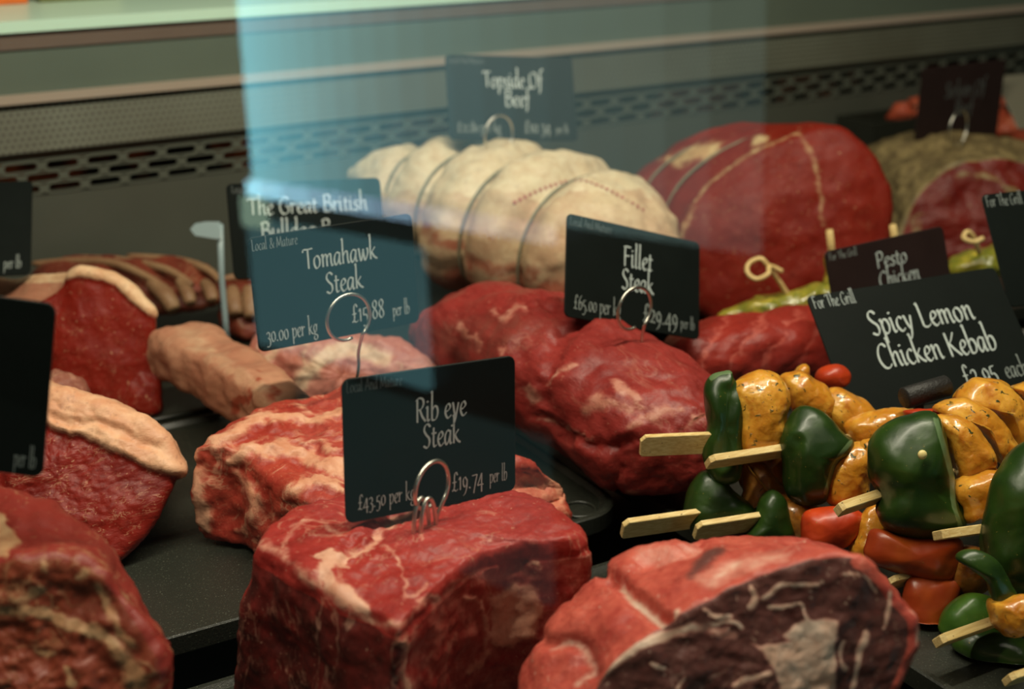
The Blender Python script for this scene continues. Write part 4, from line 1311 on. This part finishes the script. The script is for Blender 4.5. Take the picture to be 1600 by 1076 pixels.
rack([([(348, 436, 1.265), (385, 432, 1.27), (430, 436, 1.28)], .0038), ([(362, 450, 1.245), (366, 475, 1.235), (368, 492, 1.23)], .0075), ([(388, 450, 1.245), (391, 475, 1.235), (392, 496, 1.23)], .0075), ([(418, 450, 1.25), (420, 475, 1.245), (422, 495, 1.24)], .0075)],
     [(345, 470), (348, 436), (385, 428), (440, 434), (450, 470), (445, 520), (400, 530), (350, 515)], 1.265, 'shorter pinkish rack of ribs between the long rack and the Tomahawk Steak card', 43)

# pale solid shape by the ribs, added to imitate a reflection in the glass
M['reflection_tint'] = plain('pale reflection tint', (.30, .40, .42), .3)
mb = MB()
pd = [D(u, v, 1.18) for u, v in ((297, 358), (305, 349), (322, 346), (343, 346), (345, 374), (330, 372), (305, 368))]
mb.prism(pd, FV * .004)
o = mb.build('reflection_paddle', M['reflection_tint'])
mb = MB(); mb.tube([D(344, 350, 1.182), D(346, 430, 1.19), D(352, 500, 1.20), D(356, 548, 1.205)], .0026, 10); mb.build('stem', M['reflection_tint'], parent=o, smooth=True)
tag(o, 'small pale paddle shape on a thin stem, standing in for a glass reflection', 'ticket stand')

# ------------------------------------------------------------------ pesto chicken with knotted picks
o = pillow('pesto_chicken', [(1103, 520), (1125, 490), (1180, 466), (1240, 455), (1300, 440), (1325, 470), (1290, 500), (1220, 510), (1150, 520)], 1.195, .018, .014, M['pesto'], N=90, cap_steps=16, amp=((.004, 40), (.0015, 130)), seed=50, min_z=.010)
tag(o, 'green-yellow pesto chicken piece with a looped bamboo pick, left of the Pesto Chicken card', 'chicken', 'pesto chicken pieces')
mb = MB()
mb.tube(crom([D(1240, 475, 1.195), D(1218, 440, 1.185), D(1196, 410, 1.175), D(1186, 404, 1.175), D(1170, 412, 1.172), D(1168, 426, 1.17), D(1182, 436, 1.168), D(1200, 428, 1.168), D(1203, 416, 1.176), D(1222, 424, 1.18)], False, 6), .0021, 8)
mb.build('bamboo_pick', M['bamboo'], parent=o, smooth=True)
o = pillow('pesto_chicken', [(1480, 425), (1490, 402), (1530, 390), (1580, 380), (1600, 410), (1560, 430), (1510, 440)], 1.24, .02, .03, M['pesto'], N=70, cap_steps=12, amp=((.004, 40), (.0015, 130)), seed=52, min_z=.010)
tag(o, 'green-yellow pesto chicken piece right of the Pesto Chicken card, below the crusted joint', 'chicken', 'pesto chicken pieces')
mb = MB(); mb.tube(crom([D(1530, 395, 1.215), D(1522, 372, 1.205), D(1512, 362, 1.20), D(1506, 372, 1.198), D(1522, 378, 1.198), D(1536, 372, 1.20)], False, 6), .0022, 8); mb.build('bamboo_pick', M['bamboo'], parent=o, smooth=True)
o = pillow('pesto_chicken', [(1290, 400), (1330, 392), (1400, 388), (1460, 400), (1470, 450), (1380, 480), (1300, 470)], 1.20, .018, .014, M['pesto'], N=70, cap_steps=12, amp=((.004, 40), (.0015, 130)), seed=54, min_z=.010)
tag(o, 'pesto chicken piece hidden behind the Pesto Chicken card with two pick ends above it', 'chicken', 'pesto chicken pieces')
for a, b_ in (((1302, 420), (1296, 360)), ((1402, 410), (1395, 352))):
    mb = MB(); mb.tube([D(a[0], a[1], 1.205), D(b_[0], b_[1], 1.185)], .003, 8); mb.build('bamboo_pick', M['bamboo'], parent=o, smooth=True)


# ------------------------------------------------------------------ kebabs
def skewer(root, A, B, z, width, thick, roll, dive=.09, seed=0):
    """flat bamboo paddle from pixel A (free end) to B, then the thin rod that carries the pieces"""
    a, b_ = Zp(A[0], A[1], z), Zp(B[0], B[1], z)
    ax = (b_ - a).normalized(); L = (b_ - a).length + .006
    side = ax.cross(Vector((0, 0, 1))).normalized(); up = side.cross(ax)
    w = up * cos(roll) + side * sin(roll); t = ax.cross(w)
    hw = width / 2; ch = width * .22
    poly = [(0, -hw + ch * .4), (ch * .4, -hw), (L - ch, -hw), (L, -hw + ch), (L, hw - ch), (L - ch, hw), (ch, hw), (0, hw - ch)]
    mb = MB()
    e = .0004
    pts = [a + ax * x + w * y for x, y in poly]; c = a + ax * L / 2
    inner = [a + ax * (L / 2 + (x - L / 2) * (1 - 2 * e / L)) + w * (y * (1 - 2 * e / width)) for x, y in poly]
    n = len(poly)
    vs = [p - t * (thick / 2) for p in inner] + [p - t * (thick / 2 - e) for p in pts] + [p + t * (thick / 2 - e) for p in pts] + [p + t * (thick / 2) for p in inner]
    fs = [list(range(n))[::-1], list(range(3 * n, 4 * n))]
    for j in range(3): fs += [(j * n + i, j * n + (i + 1) % n, (j + 1) * n + (i + 1) % n, (j + 1) * n + i) for i in range(n)]
    mb.add(vs, fs)
    o = mb.build('paddle', M['bamboo'], parent=root)
    mb = MB(); mb.tube([b_ - ax * .002, b_ + ax * .06, b_ + ax * dive], [.0017, .0016, .001], 8)
    mb.build('stick', M['bamboo'], parent=root, smooth=True)


def kebab(label, A, B, z, width, thick, roll, pieces, dive=.09):
    a = Zp(A[0], A[1], z)
    root = empty('chicken_kebab', (a.x, a.y, .006))
    tag(root, label, 'kebab', 'lemon chicken kebabs')
    skewer(root, A, B, z, width, thick, roll, dive)
    for i, p in enumerate(pieces):
        kind, pts, d = p[:3]; fr, bk = (p[3], p[4]) if len(p) > 4 else (.018, .018)
        sd = (hash_(label) + i * 3.7) % 90
        if kind in ('green', 'green_light', 'red', 'orange_red'):
            nm = 'pepper_piece'; amp = ((.0022, 26), (.0004, 90)); pw = .46
        else:
            nm = 'chicken_piece'; amp = ((.0034, 30), (.0009, 85), (.0003, 240)); pw = .5
        o = pillow(nm, pts, d, fr, bk, M[kind], parent=root, N=90, cap_steps=22, amp=amp, seed=sd, min_z=.0095, power=pw,
                   paint=(p[5] if len(p) > 5 else None))
        if nm == 'pepper_piece': o['label'] = {'green': 'green pepper', 'green_light': 'light green pepper', 'red': 'red pepper', 'orange_red': 'marinated red pepper'}[kind]
    return root


def hash_(s): return sum(ord(c) * (i + 1) for i, c in enumerate(s)) % 97


def groove(line, w, depth, edge=None):
    def f(A, g):
        A['lift'] = -depth * streak(g['U'], g['V'], line, w) * g['vis']
        if edge: A['fat'] = .8 * streak(g['U'], g['V'], edge[0], edge[1]) * g['vis']
    return f


kebab('kebab furthest back, its broad flat bamboo end pointing left over the long fillet', (1000, 696), (1112, 691), .075, .0140, .0036, 0.12,
      [('green', [(1102, 660), (1098, 612), (1108, 588), (1130, 580), (1142, 578), (1146, 590), (1162, 612), (1160, 660), (1158, 715), (1152, 750), (1118, 752), (1096, 705)], .876, .012, .014, groove([(1140, 612), (1138, 660), (1130, 720)], 10, .003, ([(1112, 590), (1125, 582), (1142, 580)], 5))),
       ('chicken', [(1140, 615), (1155, 590), (1190, 578), (1225, 587), (1238, 618), (1230, 655), (1222, 700), (1190, 712), (1162, 705), (1152, 655)], .876, .016, .016),
       ('chicken', [(1218, 590), (1250, 576), (1268, 584), (1292, 600), (1306, 632), (1296, 662), (1262, 660), (1236, 640)], .901, .016, .016),
       ('chicken', [(1243, 580), (1254, 571), (1264, 575), (1262, 592), (1248, 596)], .93, .006, .008),
       ('chicken_deep', [(1152, 700), (1225, 690), (1236, 760), (1200, 775), (1160, 760)], .895, .012, .012),
       ('red', [(1276, 592), (1284, 577), (1308, 571), (1328, 585), (1322, 610), (1290, 608)], .95, .012, .012),
       ('chicken', [(1270, 640), (1296, 610), (1325, 612), (1370, 640), (1395, 668), (1360, 700), (1320, 690)], .900, .014, .014)], .13)
kebab('kebab second from the back, narrow bamboo end in front of a domed green pepper', (1106, 722), (1230, 703), .072, .0118, .0046, 0.70,
      [('green', [(1218, 705), (1222, 672), (1236, 646), (1256, 633), (1284, 640), (1310, 665), (1332, 686), (1326, 706), (1306, 722), (1292, 760), (1286, 785), (1250, 788), (1226, 765)], .868, .020, .016, groove([(1240, 790), (1236, 740), (1245, 690)], 10, .002, ([(1330, 690), (1306, 722), (1290, 770)], 4))),
       ('chicken', [(1286, 745), (1290, 718), (1310, 700), (1345, 690), (1366, 705), (1362, 750), (1350, 785), (1310, 792), (1290, 775)], .866, .016, .016),
       ('chicken', [(1318, 668), (1345, 648), (1390, 640), (1440, 640), (1430, 668), (1385, 690), (1345, 695)], .885, .012, .016),
       ('chicken', [(1343, 706), (1350, 690), (1376, 680), (1380, 700), (1362, 722), (1350, 722)], .862, .008, .01)], .12)
kebab('kebab in the middle whose green pepper has a pale seed stuck on it', (1310, 796), (1421, 759), .068, .0088, .0055, 0.6,
      [('green', [(1355, 722), (1360, 690), (1384, 665), (1420, 650), (1456, 645), (1468, 668), (1480, 715), (1492, 765), (1502, 800), (1502, 830), (1440, 842), (1390, 830), (1370, 802), (1370, 772), (1358, 748)], .812, .024, .018, groove([(1500, 788), (1450, 775), (1400, 772), (1365, 770)], 22, .0022, ([(1462, 655), (1480, 715), (1492, 765), (1502, 830)], 5))),
       ('chicken', [(1464, 660), (1478, 650), (1510, 655), (1540, 690), (1560, 730), (1530, 750), (1502, 758), (1485, 715)], .815, .014, .016),
       ('chicken', [(1490, 768), (1510, 746), (1550, 738), (1570, 745), (1550, 785), (1535, 815), (1505, 818), (1500, 790)], .808, .014, .016),
       ('chicken', [(1460, 640), (1480, 624), (1520, 628), (1560, 660), (1592, 710), (1575, 738), (1545, 695), (1505, 655)], .838, .014, .018),
       ('chicken', [(1488, 622), (1508, 596), (1545, 588), (1582, 600), (1610, 640), (1630, 700), (1600, 722), (1566, 670), (1530, 636)], .862, .018, .018),
       ('chicken', [(1580, 610), (1592, 596), (1625, 590), (1650, 640), (1620, 650)], .875, .016, .018),
       ('red', [(1412, 645), (1422, 640), (1475, 642), (1508, 652), (1490, 664), (1430, 662)], .85, .010, .012)], .13)
kebab('kebab nearest the right edge, wide pale bamboo end in front of a big green pepper', (1466, 836), (1596, 818), .064, .0145, .0052, 1.0,
      [('green', [(1532, 850), (1542, 790), (1560, 742), (1600, 692), (1650, 690), (1680, 760), (1670, 860), (1620, 910), (1550, 905)], .772, .022, .02, groove([(1540, 850), (1600, 830), (1660, 830)], 22, .002)),
       ('chicken', [(1600, 720), (1620, 690), (1690, 700), (1700, 800), (1640, 800)], .80, .015, .018)], .11)
kebab('lower kebab at the back left, bamboo end pointing left beside the tray corner', (972, 826), (1085, 810), .030, .0140, .0042, 0.35,
      [('green', [(1070, 795), (1080, 756), (1100, 735), (1126, 742), (1152, 772), (1180, 800), (1158, 828), (1095, 835), (1072, 818)], .882, .014, .014),
       ('chicken_deep', [(1152, 700), (1168, 722), (1195, 722), (1232, 765), (1275, 788), (1285, 806), (1240, 812), (1200, 785), (1182, 772), (1174, 790), (1160, 810), (1148, 806), (1160, 770)], .885, .008, .014)], .12)
kebab('lower kebab behind the roast, bamboo end with a dark speck beside dark green pepper', (1086, 829), (1196, 812), .031, .0135, .0042, 0.4,
      [('green', [(1182, 800), (1190, 776), (1206, 765), (1226, 780), (1238, 812), (1238, 850), (1190, 856), (1160, 848), (1176, 820)], .872, .012, .014),
       ('chicken_deep', [(1225, 790), (1260, 785), (1290, 795), (1280, 830), (1245, 850), (1232, 830)], .874, .01, .014),
       ('red', [(1250, 838), (1260, 803), (1300, 793), (1340, 800), (1346, 815), (1326, 852), (1290, 864), (1256, 856)], .848, .012, .014),
       ('chicken', [(1328, 855), (1344, 806), (1368, 790), (1392, 820), (1376, 855), (1356, 885), (1334, 884)], .845, .012, .014)], .13)
kebab('lower kebab in the middle, short bamboo end below a marinated orange-red pepper', (1386, 912), (1424, 902), .026, .012, .004, 0.6,
      [('orange_red', [(1350, 850), (1364, 826), (1400, 834), (1450, 836), (1492, 840), (1502, 852), (1498, 888), (1478, 908), (1440, 902), (1372, 886), (1350, 870)], .812, .014, .016),
       ('orange_red', [(1418, 905), (1480, 902), (1502, 912), (1484, 960), (1472, 1012), (1430, 1025), (1412, 965)], .808, .010, .014),
       ('chicken_deep', [(1480, 880), (1500, 850), (1540, 860), (1550, 900), (1520, 935), (1490, 920)], .81, .012, .014)], .12)
kebab('lower kebab at bottom right, bamboo end over light green pepper with a yellow chicken lump', (1466, 1002), (1556, 970), .030, .0098, .0050, 0.7,
      [('green_light', [(1470, 985), (1480, 955), (1510, 930), (1550, 935), (1572, 960), (1565, 995), (1530, 1005), (1490, 1003)], .79, .012, .014),
       ('green', [(1486, 1010), (1500, 985), (1545, 985), (1600, 1000), (1650, 1030), (1620, 1068), (1560, 1062), (1510, 1045)], .775, .014, .014),
       ('green', [(1496, 870), (1520, 861), (1560, 874), (1582, 908), (1590, 932), (1572, 948), (1556, 942), (1540, 906), (1514, 886)], .748, .008, .010),
       ('chicken', [(1545, 940), (1562, 932), (1586, 926), (1612, 932), (1622, 968), (1600, 992), (1572, 992), (1552, 972)], .745, .014, .014),
       ('green', [(1530, 880), (1545, 860), (1600, 850), (1660, 880), (1640, 940), (1580, 935)], .775, .012, .014)], .1)
kebab('kebab in the bottom right corner with only its bamboo end in view', (1574, 1062), (1660, 1036), .026, .010, .004, 0.6,
      [('green', [(1655, 1040), (1670, 1000), (1720, 1000), (1730, 1060), (1690, 1090)], .745, .014, .014)], .08)
# the loose seed on the green pepper
sp = D(1441, 710, .785)
mb = MB(); mb.tube([sp + FV * .0008, sp - FV * .0002, sp - FV * .0012, sp - FV * .0016], [.0014, .0027, .0022, .0006], 12)
o = mb.build('pepper_seed', M['seed'], smooth=True)
tag(o, 'pale flat seed stuck to the front of the middle green pepper', 'seed')
